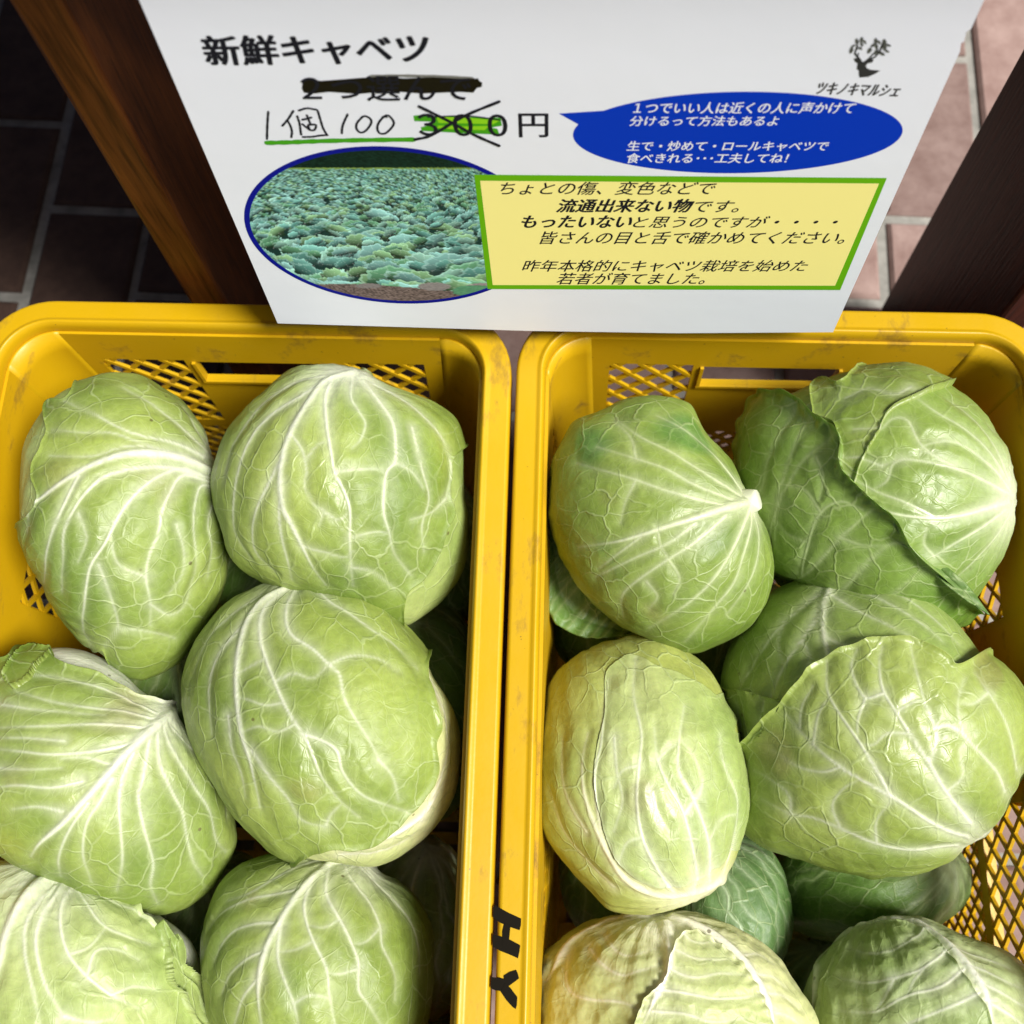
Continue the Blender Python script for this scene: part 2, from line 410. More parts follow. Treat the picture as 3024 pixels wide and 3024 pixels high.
def text(name, body, x0, x1, y0, y1, fn, m, z, bold=0.0, shear=0.0, dy=0.0):
    """fit the inked box of BODY to the box x0..x1 / y0 (top)..y1 (bottom) read off the sheet"""
    c = bpy.data.curves.new(name, 'FONT'); c.body = body; c.shear = shear; c.resolution_u = 4
    o = bpy.data.objects.new(name, c); COL.objects.link(o)
    dg = bpy.context.evaluated_depsgraph_get(); me = bpy.data.meshes.new_from_object(o.evaluated_get(dg))
    bpy.data.objects.remove(o)
    n = len(me.vertices); co = np.zeros(n * 3, np.float32); me.vertices.foreach_get("co", co); co = co.reshape(-1, 3)
    if n == 0: return None
    mn, mx = co[:, :2].min(0), co[:, :2].max(0); q = (co[:, :2] - mn) / (mx - mn)
    BL_, BR_, TL_ = np.array(fn(x0, y1)), np.array(fn(x1, y1 + dy)), np.array(fn((x0 + x1) / 2, y0 + dy / 2)) - np.array(fn((x0 + x1) / 2, y1 + dy / 2))
    out = BL_ + q[:, :1] * (BR_ - BL_) + q[:, 1:] * np.array([0, TL_[1]])
    co[:, :2] = out; co[:, 2] = z
    if not bold:
        me.vertices.foreach_set("co", co.ravel()); me.update()
        me.materials.clear(); me.materials.append(m)
        return lk(bpy.data.objects.new(name, me), sign)
    # a heavier weight: the same glyphs laid down several times, each a hair aside
    fs = [tuple(p.vertices) for p in me.polygons]; V_ = []; F_ = []; e_ = abs(TL_[1]) * bold
    for k in range(6):
        a_ = k / 6 * math.tau; q_ = co + np.array([e_ * math.cos(a_), e_ * .6 * math.sin(a_), k * .000002], np.float32)
        F_ += [tuple(i + len(V_) for i in f) for f in fs]; V_ += [tuple(p) for p in q_]
    bpy.data.meshes.remove(me)
    return mesh(name, V_, F_, m, sign)
Z1, Z2, Z3, Z4_, Z5_ = .00005, .00010, .00015, .00020, .00025
text("lettering", "新鮮キャベツ", 185, 1243, 172, 312, S1, M_BLK, Z1, .040, .10, dy=-14)
text("lettering", "２つ選んで", 640, 1440, 360, 478, S1, M_BLK, Z4_, .014, .12, dy=0)
text("lettering", "３００", 1192, 1608, 540, 643, S1, M_BLK, Z3, .02, .0, dy=4)
text("lettering", "円", 1665, 1800, 540, 652, S1, M_BLK, Z1, .02, 0)
# handwriting
hw = [[(125, 115), (115, 250), (110, 425)], [(410, 105), (350, 200), (285, 275)], [(340, 210), (375, 270), (395, 340), (388, 405)],
      [(455, 165), (480, 240), (492, 320), (500, 375)], [(475, 100), (560, 75), (640, 85), (685, 100), (715, 190), (750, 300), (795, 380)],
      [(520, 402), (620, 400), (720, 385), (800, 380)], [(515, 205), (560, 195), (615, 180)], [(565, 155), (585, 205), (605, 250)],
      [(515, 255), (570, 300), (610, 325), (655, 318), (668, 265), (610, 262), (580, 270), (600, 320)],
      [(1030, 145), (990, 230), (968, 300), (965, 360)],
      [(1200, 170), (1240, 165), (1290, 195), (1300, 240), (1265, 300), (1215, 345), (1165, 345), (1130, 300), (1140, 240), (1200, 170)],
      [(1430, 175), (1490, 155), (1540, 200), (1558, 250), (1520, 310), (1460, 360), (1400, 360), (1370, 310), (1385, 240), (1440, 175), (1475, 175)]]
strip("handwriting", [(cr([SH(*p) for p in l], 5), .0012) for l in hw], M_BLK, Z2)
strip("marker_underline", [(cr([SH(110, 470), SH(400, 462), (SH(700, 450)), SH(1200, 438), SH(1780, 432)], 5), .0029)], M_HG, Z2)
sheet("strikeout", [S1(*p) for p in ((634, 392), (650, 372), (720, 384), (830, 376), (900, 370), (1000, 364), (1120, 372), (1250, 366), (1400, 374), (1468, 372), (1474, 384), (1488, 392), (1486, 412), (1462, 418), (1446, 440), (1380, 436), (1200, 444), (1050, 432), (900, 446), (760, 436), (690, 444), (640, 440), (630, 420))], flat("thick_marker", (.010, .008, .003), .5, .02), Z2)
strip("strikeout", [(cr([S1(960, 362), S1(1100, 360), S1(1300, 364), S1(1440, 372)], 5), .0016)], flat("dry_marker", (.17, .17, .15), .5, .2), Z1)
sheet("highlighter", [S1(*p) for p in ((1160, 550), (1190, 546), (1260, 552), (1400, 556), (1575, 560), (1582, 598), (1530, 606), (1560, 612), (1570, 640), (1380, 632), (1200, 622), (1196, 604), (1250, 594), (1245, 578), (1165, 576))], M_HG, Z1)
sheet("highlighter", [S1(*p) for p in ((1270, 553), (1420, 560), (1573, 572), (1540, 590), (1400, 586), (1280, 584))], M_HL, Z2)
sheet("highlighter", [S1(*p) for p in ((1280, 596), (1400, 600), (1520, 598), (1500, 618), (1380, 616), (1270, 608))], M_HL, Z2)
strip("strikeout", [(cr([S1(1188, 505), S1(1330, 575), S1(1450, 640), S1(1568, 692)], 4), .0017), (cr([S1(1568, 482), S1(1400, 552), S1(1250, 640), S1(1168, 662)], 4), .0017), (cr([S1(1230, 555), S1(1420, 550), S1(1570, 570)], 4), .0008)], M_BLK, Z4_)
# yellow note with green frame
yo = [sg(1400, 515), sg(2619, 525), sg(2481, 856), sg(1440, 853)]
yi = [sg(1418, 533), sg(2596, 541), sg(2466, 843), sg(1455, 841)]
sheet("note_frame", yo, M_GP, Z3); sheet("note_panel", yi, M_YP, Z4_)
tl = [("ちょとの傷、変色などで", 945, 1348, 342, 367, 0), ("流通出来ない物", 1050, 1306, 375, 400, 1), ("です。", 1309, 1392, 378, 400, 0),
      ("もったいない", 985, 1190, 406, 429, 1), ("と思うのですが・・・・", 1194, 1576, 407, 429, 0), ("皆さんの目と舌で確かめてください。", 1018, 1590, 436, 460, 0),
      ("昨年本格的にキャベツ栽培を始めた", 985, 1520, 490, 512, 0), ("若者が育てました。", 1050, 1328, 514, 536, 0)]
for s_, a, b_, c_, d_, bo in tl: text("lettering", s_, a, b_, c_, d_, SF, M_BLK, Z5_, .035 if bo else .010, .32)
# speech bubble
pts = []
e = [S2(137, 585), S2(1582, 585), S2(860, 402), S2(860, 760)]
ecx, ecy = (e[0][0] + e[1][0]) / 2, (e[2][1] + e[3][1]) / 2; ea, eb = (e[1][0] - e[0][0]) / 2, (e[2][1] - e[3][1]) / 2
for k in range(90):
    a = k / 90 * math.tau; pts.append((ecx + ea * math.cos(a), ecy + eb * math.sin(a)))
keep = []
t0, t1, tt = S2(262, 484), S2(150, 545), S2(75, 498)
ang0 = math.atan2((t0[1] - ecy) / eb, (t0[0] - ecx) / ea); ang1 = math.atan2((t1[1] - ecy) / eb, (t1[0] - ecx) / ea)
bub = [(ecx + ea * math.cos(a), ecy + eb * math.sin(a)) for a in np.linspace(ang1, ang0 + math.tau if ang0 < ang1 else ang0, 90)] if False else \
      [(ecx + ea * math.cos(a), ecy + eb * math.sin(a)) for a in np.linspace(ang1 % math.tau, (ang0 % math.tau) + math.tau, 100)]
sheet("speech_bubble", bub + [tt], M_BLUE, Z1)
for s_, a, b_, c_, d_ in (("１つでいい人は近くの人に声かけて", 400, 1366, 448, 498), ("分けるって方法もあるよ", 385, 1033, 508, 552), ("生で・炒めて・ロールキャベツで", 372, 1250, 619, 662), ("食べきれる･･･工夫してね！", 372, 1075, 672, 715)):
    text("lettering", s_, a, b_, c_, d_, S2, M_WHT, Z2, .018, .12)
# logo
text("lettering", "ツキノキマルシェ", 65, 1612, 1045, 1270, SL, M_GRY, Z1, .040, .22, dy=55)
sheet("deer_emblem", [SL(*p) for p in ((775, 600), (840, 585), (900, 612), (935, 655), (1000, 655), (1040, 622), (1100, 602), (1162, 622), (1130, 672), (1040, 690), (1010, 740), (1030, 780), (1100, 810), (1290, 825), (1180, 890), (1060, 945), (890, 960), (875, 900), (875, 830), (835, 795), (850, 690), (800, 655))], M_GRY, Z1)
u_ = np.linalg.norm(np.array(SL(100, 500)) - np.array(SL(0, 500))) / 100
strip("emblem_antler", [([SL(*p) for p in l], wd * u_) for l, wd in (([(915, 640), (850, 560), (800, 495)], 38), ([(800, 495), (835, 400), (850, 320), (870, 260)], 34), ([(855, 550), (875, 490)], 22), ([(850, 420), (930, 370)], 16),
    ([(1000, 650), (1080, 590), (1150, 505)], 36), ([(1050, 625), (1180, 570), (1250, 500), (1300, 400), (1350, 270)], 38), ([(1240, 500), (1225, 400), (1200, 300)], 26), ([(1300, 400), (1400, 340)], 22))], M_GRY, Z2)
mb = MB()
for (x, y, rx, ry, a) in ((835, 265, 26, 56, 0), (930, 240, 32, 58, 10), (992, 280, 24, 45, -35), (935, 325, 26, 45, -30), (770, 355, 22, 48, 60), (735, 440, 38, 62, 20), (905, 400, 22, 50, -60), (1080, 445, 40, 62, 30), (1145, 345, 30, 50, 50),
                          (1200, 265, 34, 62, 0), (1265, 285, 26, 45, -40), (1370, 290, 36, 72, -15), (1440, 340, 24, 55, -70), (1320, 500, 30, 62, -60), (1420, 455, 22, 45, -65), (1195, 480, 28, 45, 0), (1370, 390, 40, 60, -10), (1215, 370, 34, 45, 0)):
    P = []
    for k in range(14):
        th_ = k / 14 * math.tau; ex, ey = .92 * rx * math.sin(th_) * (1 - .25 * math.cos(th_)), ry * math.cos(th_)
        aa = R(a); P.append((*SL(x + ex * math.cos(aa) - ey * math.sin(aa), y + ex * math.sin(aa) + ey * math.cos(aa)), Z3 + .000001 * len(mb.f)))
    mb.add(P, [tuple(range(14))])
mb.build("emblem_leaves", flat("emblem_grey", (.07, .075, .065), .5), sign)

# oval print of a cabbage field, painted cell by cell
def field_picture(W, Hh):
    yy, xx = np.mgrid[0:Hh, 0:W].astype(np.float32)
    img = np.zeros((Hh, W, 3), np.float32); r = np.random.default_rng(3)
    nz_ = r.random((Hh, W)).astype(np.float32)
    img[:] = np.array([.006, .022, .014]); img *= (.5 + nz_[..., None])
    hz = int(Hh * .12)
    img[hz:] = np.array([.012, .04, .035])
    img[hz - 2:hz + 2] = np.array([.20, .32, .07])
    items = []; yb = hz + 1.0
    while yb < Hh * .95:
        f = (yb - hz) / (Hh * .85); sz0 = 2.8 + W * .155 * f ** 1.15; xb = r.uniform(-sz0, 0)
        while xb < W + sz0:
            for q in range(8):
                aa = r.uniform(0, math.tau); rr0 = sz0 * r.uniform(.15, .75)
                items.append((yb + rr0 * .35 * math.sin(aa) + q * .02, xb + rr0 * math.cos(aa), sz0 * r.uniform(.55, .85) * (1 - .07 * q)))
            xb += sz0 * r.uniform(1.5, 2.2)
        yb += sz0 * .62
    for i, (y0, x0, sz) in enumerate(items):
        rx, ry = sz * r.uniform(.75, 1.2), sz * r.uniform(.40, .70)
        a = r.uniform(-.7, .7)
        x_, y_ = max(0, int(x0 - rx * 1.3)), max(0, int(y0 - rx * 1.3)); X, Y = min(W, int(x0 + rx * 1.3) + 2), min(Hh, int(y0 + rx * 1.3) + 2)
        if X <= x_ or Y <= y_: continue
        dx, dy = xx[y_:Y, x_:X] - x0, yy[y_:Y, x_:X] - y0
        u1, v1 = (dx * math.cos(a) + dy * math.sin(a)) / rx, (-dx * math.sin(a) + dy * math.cos(a)) / ry
        ph = np.arctan2(v1, u1); rad = np.sqrt(u1 ** 2 + v1 ** 2) * (1 + .07 * np.sin(ph * 7 + i) + .05 * np.sin(ph * 13))
        base = np.array([[.10, .27, .24], [.16, .40, .36], [.22, .46, .44], [.10, .26, .15], [.26, .50, .42], [.20, .38, .20]])[r.integers(0, 6)] * r.uniform(.6, 1.35)
        shade = (.12 + 1.15 * np.clip(-v1 * .75 + .45, 0, 1))[..., None]
        vein = (np.abs(np.sin(ph * 4 + i)) < .12)[..., None] * .12 * (sz > 6)
        c_ = base * shade + vein + ((rad > .86)[..., None] * np.array([.12, .18, .17])) * (v1 < .1)[..., None]
        mk = (rad < 1)[..., None]
        img[y_:Y, x_:X] = np.where(mk, c_, img[y_:Y, x_:X])
    # soil strip with a few stones and a low leaf
    soil = (yy > Hh * (.875 - .03 * np.sin(xx / W * 6))) ; sc = np.array([.16, .12, .11]) * (.35 + 1.3 * nz_[..., None])
    img = np.where(soil[..., None], sc, img)
    for (sx, sy, a, b_, c_) in ((.60, .865, .06, .03, (.26, .24, .24)), (.36, .86, .05, .02, (.22, .2, .2)), (.80, .86, .08, .022, (.3, .26, .27)), (.75, .90, .085, .045, (.10, .28, .16))):
        mk = ((xx / W - sx) / a) ** 2 + ((yy / Hh - sy) / b_) ** 2 < 1; img = np.where(mk[..., None], np.array(c_) * (.8 + .4 * nz_[..., None]), img)
    return np.clip(img, 0, 1)
ob = sg(1121, 431); ob2 = sg(1202, 896); ol = sg(706, 627)
ocy = (ob[1] + ob2[1]) / 2; orb = (ob[1] - ob2[1]) / 2; ocx = (ob[0] + ob2[0]) / 2; ora = ocx - ol[0]
PW, PH = 420, 300
img = field_picture(PW, PH)
nr, ns = 110, 420
rr_ = np.linspace(0, 1, nr + 1)[1:] * .975; an = np.linspace(0, math.tau, ns, endpoint=False)
rg, ag = np.meshgrid(rr_, an, indexing='ij'); qx, qy = rg * np.cos(ag), rg * np.sin(ag)
V = np.stack([ocx + qx * ora, ocy + qy * orb, np.full_like(qx, Z2)], -1).reshape(-1, 3)
ii, jj = np.meshgrid(np.arange(nr - 1), np.arange(ns), indexing='ij'); a_ = ii * ns + jj; b_ = ii * ns + (jj + 1) % ns
Q = np.stack([a_, a_ + ns, b_ + ns, b_], -1).reshape(-1, 4)
M_PIC, t, b = mat("printed_picture"); at = N(t, "ShaderNodeAttribute", attribute_name="col"); t.links.new(at.outputs[0], b.inputs["Base Color"]); b.inputs["Roughness"].default_value = .4; b.inputs["Specular IOR Level"].default_value = .05
pic = npmesh("field_picture", V, Q, M_PIC, sign, False)
ix = np.clip(((qx + 1) / 2 * (PW - 1)), 0, PW - 1).astype(int); iy = np.clip(((1 - qy) / 2 * (PH - 1)), 0, PH - 1).astype(int)
cc = img[iy, ix].reshape(-1, 3); ca_ = pic.data.color_attributes.new("col", 'FLOAT_COLOR', 'POINT')
ca_.data.foreach_set("color", np.concatenate([cc, np.ones((len(cc), 1))], 1).astype(np.float32).ravel())
V = []; Fc = []
for k in range(140):
    a = k / 140 * math.tau
    for f_ in (.965, 1.0): V.append((ocx + ora * f_ * math.cos(a), ocy + orb * (f_ if f_ == 1 else .958) * math.sin(a), Z2 + .00004))
Fc = [(2 * k, 2 * k + 1, (2 * k + 3) % 280, (2 * k + 2) % 280) for k in range(140)]
mesh("picture_frame", V, Fc, M_NAVY, sign)
mb = MB(); a0 = [(ocx + ora * .1 * math.cos(k), ocy + orb * .1 * math.sin(k), Z2 - .00002) for k in np.linspace(0, 5.8, 12)]
mb.add(a0, [tuple(range(12))]); mb.build("picture_centre", flat("leaf_print", (.12, .3, .24), .5), sign)

# ------------------------------------------------------------------ cabbages
def leaf_mat():
    m, t, b = mat("cabbage_leaf")
    col = N(t, "ShaderNodeAttribute", attribute_name="col"); nv = N(t, "ShaderNodeAttribute", attribute_name="net")
    nw = N(t, "ShaderNodeAttribute", attribute_name="netw"); tc = N(t, "ShaderNodeTexCoord")
    no = N(t, "ShaderNodeTexNoise", i_Scale=38.0, i_Detail=3.0); t.links.new(tc.outputs["Object"], no.inputs[0])
    sb = N(t, "ShaderNodeVectorMath", operation='MULTIPLY_ADD'); t.links.new(no.outputs["Color"], sb.inputs[0]); sb.inputs[1].default_value = (.9, .9, 0); t.links.new(nv.outputs["Vector"], sb.inputs[2])
    def net(scale, w0, w1):
        v = N(t, "ShaderNodeTexVoronoi", voronoi_dimensions='2D', feature='DISTANCE_TO_EDGE', i_Scale=scale, i_Randomness=.9); t.links.new(sb.outputs[0], v.inputs["Vector"])
        mr = N(t, "ShaderNodeMapRange", interpolation_type='SMOOTHSTEP'); t.links.new(v.outputs["Distance"], mr.inputs[0])
        for i, x in enumerate((w0, w1, 1.0, 0.0)): mr.inputs[1 + i].default_value = x
        return mr.outputs[0], v.outputs["Distance"]
    m1, d1 = net(1.0, .008, .055); m2, d2 = net(2.7, .01, .085)
    # main veins of the net fade in and out so that it does not read as a mesh
    fn = N(t, "ShaderNodeTexNoise", i_Scale=22.0, i_Detail=2.0); t.links.new(tc.outputs["Object"], fn.inputs[0])
    fr = ramp(t, fn.outputs[0], [(.36, (.15,) * 3), (.6, (1,) * 3)])
    k1 = math_(t, 'MULTIPLY', math_(t, 'MULTIPLY', m1, fr.outputs[0]), nw.outputs["Fac"])
    k2 = math_(t, 'MULTIPLY', math_(t, 'MULTIPLY', m2, .20), nw.outputs["Fac"])
    kk = math_(t, 'MAXIMUM', k1, k2)
    fine = N(t, "ShaderNodeTexNoise", i_Scale=210.0, i_Detail=5.0, i_Roughness=.65); t.links.new(tc.outputs["Object"], fine.inputs[0])
    vr = ramp(t, fine.outputs[0], [(.3, (.86,) * 3), (.7, (1.1,) * 3)])
    mu = N(t, "ShaderNodeMix", data_type='RGBA', blend_type='MULTIPLY'); mu.inputs[0].default_value = 1
    t.links.new(col.outputs["Color"], mu.inputs[6]); t.links.new(vr.outputs[0], mu.inputs[7])
    c = mixc(t, math_(t, 'MULTIPLY', kk, .42), mu.outputs[2], (.44, .52, .25))
    # small dark specks
    spn = N(t, "ShaderNodeTexVoronoi", i_Scale=55.0); t.links.new(tc.outputs["Object"], spn.inputs["Vector"])
    spr = ramp(t, spn.outputs["Distance"], [(.055, (1, 1, 1)), (.085, (0, 0, 0))]); smk = ramp(t, fn.outputs[0], [(.56, (0, 0, 0)), (.60, (1, 1, 1))])
    c = mixc(t, math_(t, 'MULTIPLY', math_(t, 'MULTIPLY', spr.outputs[0], smk.outputs[0]), .75), c, (.09, .07, .02))
    t.links.new(c, b.inputs["Base Color"])
    rn = N(t, "ShaderNodeTexNoise", i_Scale=17.0, i_Detail=5.0); t.links.new(tc.outputs["Object"], rn.inputs[0])
    rq = ramp(t, rn.outputs[0], [(.38, (.36,) * 3), (.62, (.58,) * 3)]); t.links.new(rq.outputs[0], b.inputs["Roughness"])
    b.inputs["Specular IOR Level"].default_value = .50
    b.inputs["Subsurface Weight"].default_value = .10; b.inputs["Subsurface Radius"].default_value = (.6, 1.0, .25); b.inputs["Subsurface Scale"].default_value = .006
    hgt = math_(t, 'ADD', math_(t, 'MULTIPLY', kk, 1.0), math_(t, 'MULTIPLY', fine.outputs[0], .5))
    hgt = math_(t, 'ADD', hgt, math_(t, 'MULTIPLY', math_(t, 'MINIMUM', d2, .3), .9))
    bp = N(t, "ShaderNodeBump", i_Strength=.42, i_Distance=.0009); t.links.new(hgt, bp.inputs["Height"]); t.links.new(bp.outputs[0], b.inputs["Normal"])
    return m
M_LEAF = leaf_mat()

def waves(seed, n, f0, f1):
    r = np.random.default_rng(seed); d = r.normal(size=(n, 3)); d /= np.linalg.norm(d, axis=1)[:, None]
    return d * r.uniform(f0, f1, (n, 1)), r.uniform(0, math.tau, n)
def wnoise(P, seed, f, n=10):
    K, ph = waves(seed, n, f * .6, f * 1.5); return np.sin(P @ K.T + ph).sum(1) / math.sqrt(n)
def ridged(P, seed, f):
    a = wnoise(P, seed, f, 8); c = wnoise(P, seed + 1, f * 2.1, 8); return (1 - np.abs(a)) * .7 + (1 - np.abs(c)) * .3

class Head:
    def __init__(s, outline, depth, Dk=.95, pole=None, centre=None):
        P = np.array(outline, float); s.c = np.array(centre, float) if centre else (P.min(0) + P.max(0)) / 2
        d = ray(*s.c); s.C = CAM + d * depth; s.L = np.linalg.norm(s.C - CAM); s.w = (CAM - s.C) / s.L
        u = RT - np.dot(RT, s.w) * s.w; s.u = u / np.linalg.norm(u); s.v = np.cross(s.w, s.u)
        Q = np.array([s.xy(*p) for p in cr(list(P) + [P[0]], 4)]); ang_ = np.arctan2(Q[:, 1], Q[:, 0]); rad = np.hypot(Q[:, 0], Q[:, 1])
        o = np.argsort(ang_); ang_, rad = ang_[o], rad[o]
        s.G = np.linspace(-math.pi, math.pi, 361); s.Rg = np.interp(s.G, ang_, rad, period=math.tau)
        k = np.ones(3) / 3; r2 = np.convolve(np.concatenate([s.Rg[-4:-1], s.Rg, s.Rg[1:4]]), k, 'same')[3:-3]; s.Rg = r2; s.Rg[-1] = s.Rg[0]
        s.R0 = s.Rg.mean(); s.D = s.R0 * Dk
        s.pole = s.dir_of(*s.inv(*pole)) if pole else np.array([0, .3, .95])
    def xy(s, px, py):
        p = on_plane(px, py, s.C, s.w) - s.C; return np.dot(p, s.u), np.dot(p, s.v)
    def Rf(s, g): return np.interp(g, s.G, s.Rg, period=math.tau)
    def inv(s, px, py):
        x, y = s.xy(px, py); g = math.atan2(y, x); d = math.hypot(x, y); Rr = float(s.Rf(g))
        if d >= .985 * Rr: return g, math.pi / 2 + (d / Rr - .985) * 1.2
        z = s.D * math.sqrt(max(0, 1 - (d / Rr) ** 2))
        for _ in range(3):
            dd = d * (1 - z / s.L); lo, hi = 0, 1
            for _ in range(24):
                m = (lo + hi) / 2
                if m * (s.R0 + (Rr - s.R0) * m * m) < dd: lo = m
                else: hi = m
            z = s.D * math.sqrt(max(0, 1 - lo * lo))
        return g, math.asin(min(1, lo))
    def dir_of(s, g, ps): return np.array([math.sin(ps) * math.cos(g), math.sin(ps) * math.sin(g), math.cos(ps)])
    def surf(s, g, ps):
        rho = np.sin(ps); r = rho * (s.R0 + (s.Rf(g) - s.R0) * rho ** 2)
        return np.stack([r * np.cos(g), r * np.sin(g), np.cos(ps) * s.D], -1)
    def nrm(s, P):
        n = P / np.array([s.R0 ** 2, s.R0 ** 2, s.D ** 2]); return n / (np.linalg.norm(n, axis=1)[:, None] + 1e-9)
    def world(s, P): return P[:, :1] * s.u + P[:, 1:2] * s.v + P[:, 2:3] * s.w
    def polyline(s, pts):
        P = cr(pts, 4); return np.array([s.surf(*s.inv(*p)) for p in P])
def auto_veins(h, n, seed, w=2.6):
    r = np.random.default_rng(seed); p = h.pole; a = np.cross(p, [0.3, .2, .9]); a /= np.linalg.norm(a); b_ = np.cross(p, a); out = []
    for i in range(n):
        ph = (i + r.uniform(-.3, .3)) / n * math.tau; th_ = np.linspace(.05, 2.4, 26); wob = np.cumsum(r.normal(0, .035, 26)); L = []
        for q, k in zip(th_, wob):
            f = ph + k; d = math.cos(q) * p + math.sin(q) * (math.cos(f) * a + math.sin(f) * b_)
            L.append(h.surf(np.array(math.atan2(d[1], d[0])), np.array(math.acos(max(-1, min(1, d[2]))))))
        out.append((np.array(L), w * (2.0 if i % 5 == 0 else 1), w * .3))
    return out
def vein_field(P, veins):
    m = np.zeros(len(P), np.float32); hgt = np.zeros(len(P), np.float32); dm = np.full(len(P), .02, np.float32); halo = np.zeros(len(P), np.float32); thin = np.ones(len(P), np.float32)
    for L, w0, w1 in veins:
        n = len(L) - 1; lo, hi = L.min(0) - .014, L.max(0) + .014
        idx = np.where(((P > lo) & (P < hi)).all(1))[0]
        if not len(idx): continue
        p = P[idx]; best = np.full(len(idx), 1.0); rel = np.zeros(len(idx)); bw = np.zeros(len(idx))
        for i in range(n):
            a, d = L[i], L[i + 1] - L[i]; l2 = np.dot(d, d) + 1e-12
            t_ = np.clip(((p - a) @ d) / l2, 0, 1); q = np.linalg.norm(p - a - t_[:, None] * d, axis=1)
            k = q < best; best[k] = q[k]; f = (i + t_[k]) / n; bw[k] = (1.0 if w0 < 6 else 1.4) * np.maximum((w0 + (w1 - w0) * f ** .55) * .00062 * np.clip((1.02 - f) / .25, .30, 1), .0004)
            rel[k] = f
        pr = np.exp(-(best / (bw * .50)) ** 2 * 1.1); be = np.maximum(bw, .00145); pr = np.exp(-(best / (be * .55)) ** 2)
        pc_ = np.clip(1.15 * np.exp(-(best / (be * .60)) ** 2), 0, 1) * np.clip(bw / .0014, .30, 1)
        pc_ = np.maximum(pc_, .25 * np.exp(-(best / (be * 1.5)) ** 2) * np.clip(bw / .002, .2, 1))
        m[idx] = np.maximum(m[idx], pc_); hgt[idx] = np.maximum(hgt[idx], pr * bw * .52); dm[idx] = np.minimum(dm[idx], best)
        halo[idx] = np.maximum(halo[idx], np.exp(-(best / (.0034 + bw * 1.3)) ** 2) * np.clip(1 - rel * 1.5, 0, 1) ** 1.5 * np.clip(w0 / 5, 0, 1))
    return m, hgt, dm, halo
def finish_leaf(h, name, P, Qf, nrm, veins, pal, seed, parent, crumple=.5, netk=1.0, whiten=.35, off=None, netscale=1.0, patch=0, back=True, pillow=1.0, shrink=0.0):
    """relief + colour of one leaf surface, then link it"""
    blade, blade2, vein_c = (np.array(c) for c in pal); blade = blade * np.array([.58, .63, .42]); blade2 = blade2 * np.array([.72, .75, .56]); vein_c = vein_c * .86; crumple = crumple * .75
    m, hgt, dm, halo = vein_field(P, veins)
    d = P / np.array([h.R0, h.R0, h.D]); d /= np.linalg.norm(d, axis=1)[:, None] + 1e-9
    if back:
        av = auto_veins(h, 17, seed + 50); m2, h2, dm2, _h = vein_field(P, av); k = np.clip((.12 - d[:, 2]) / .3, 0, 1)
        m = np.maximum(m, m2 * k); hgt = np.maximum(hgt, h2 * k)
    th_ = np.arccos(np.clip(d @ h.pole, -1, 1)); cen = np.array([0, 0, 1.0]) - h.pole * h.pole[2]
    if np.linalg.norm(cen) < .1: cen = np.array([0, -1.0, 0])
    cen /= np.linalg.norm(cen); cb = np.cross(h.pole, cen); ph = np.arctan2(d @ cb, d @ cen)
    sh = int(abs(h.C[0] * 7919 + h.C[1] * 104729)) % 9973; lum = wnoise(P, sh, 75, 9) + 2.8 * wnoise(P, sh + 70, 34, 7); cru = ridged(P, sh + 5, 150); cr2 = ridged(P, sh + 9, 330)
    disp = hgt + .0021 * pillow * (1 - np.exp(-dm / .0065)) + .0011 * lum * .6 + crumple * (.0016 * (cru - .5) + .0008 * (cr2 - .5)) * np.clip(dm / .004, .15, 1)
    disp = disp - shrink
    fan = np.sin(ph * 11 + 1.3 * wnoise(P, sh + 60, 30)) * .6 + np.sin(ph * 23 + 1.5 * wnoise(P, sh + 61, 40)) * .4
    disp = disp + .00075 * np.clip(crumple * 2, 0, 1) * fan * np.clip(th_ / .5, 0, 1)
    if off is not None: disp = disp + off
    PP = P + nrm * disp[:, None]
    n1 = np.clip(.5 + .28 * wnoise(P, sh + 40, 24) + .24 * wnoise(P, seed + 2, 60) + .15 * wnoise(P, seed + 3, 160), 0, 1)[:, None]
    c = blade * (1 - n1) + blade2 * n1
    if patch:
        pm = np.clip((wnoise(P, seed + 21, 70) - .75) * 2.5, 0, 1)[:, None] * patch; c = c * (1 - pm) + np.array([.09, .20, .03]) * pm
    wf = np.clip(np.exp(-(th_ / whiten) ** 2) * 1.0, 0, .92)[:, None] if whiten else 0
    c = c * (1 - wf) + vein_c * .93 * wf
    nr_ = (.30 * np.exp(-dm / .0035))[:, None]; c = c * (1 - nr_) + (c * .4 + vein_c * .5) * nr_
    hl = (halo * .75)[:, None]; c = c * (1 - hl) + vein_c * .9 * hl
    vc = c * .50 + vein_c * .50; vc = vc * (1 - np.clip(hgt / .0012, 0, 1)[:, None]) + vein_c * np.clip(hgt / .0012, 0, 1)[:, None]
    c = c * (1 - m[:, None]) + vc * m[:, None]
    br = np.clip((wnoise(P, seed + 31, 95) - 1.15) * 2.2, 0, 1)[:, None] * .40 * np.clip((n1 - .3) * 2, 0, 1); c = c * (1 - br) + np.array([.22, .17, .07]) * br
    o = npmesh(name, h.world(PP), Qf, M_LEAF, parent)
    me = o.data
    a = me.color_attributes.new("col", 'FLOAT_COLOR', 'POINT'); a.data.foreach_set("color", np.concatenate([np.clip(c, 0, 1), np.ones((len(c), 1))], 1).astype(np.float32).ravel())
    a = me.attributes.new("net", 'FLOAT_VECTOR', 'POINT')
    net = np.stack([ph / math.tau * 27 * netscale, th_ * h.R0 / .021 * netscale, np.zeros_like(ph)], 1); a.data.foreach_set("vector", net.astype(np.float32).ravel())
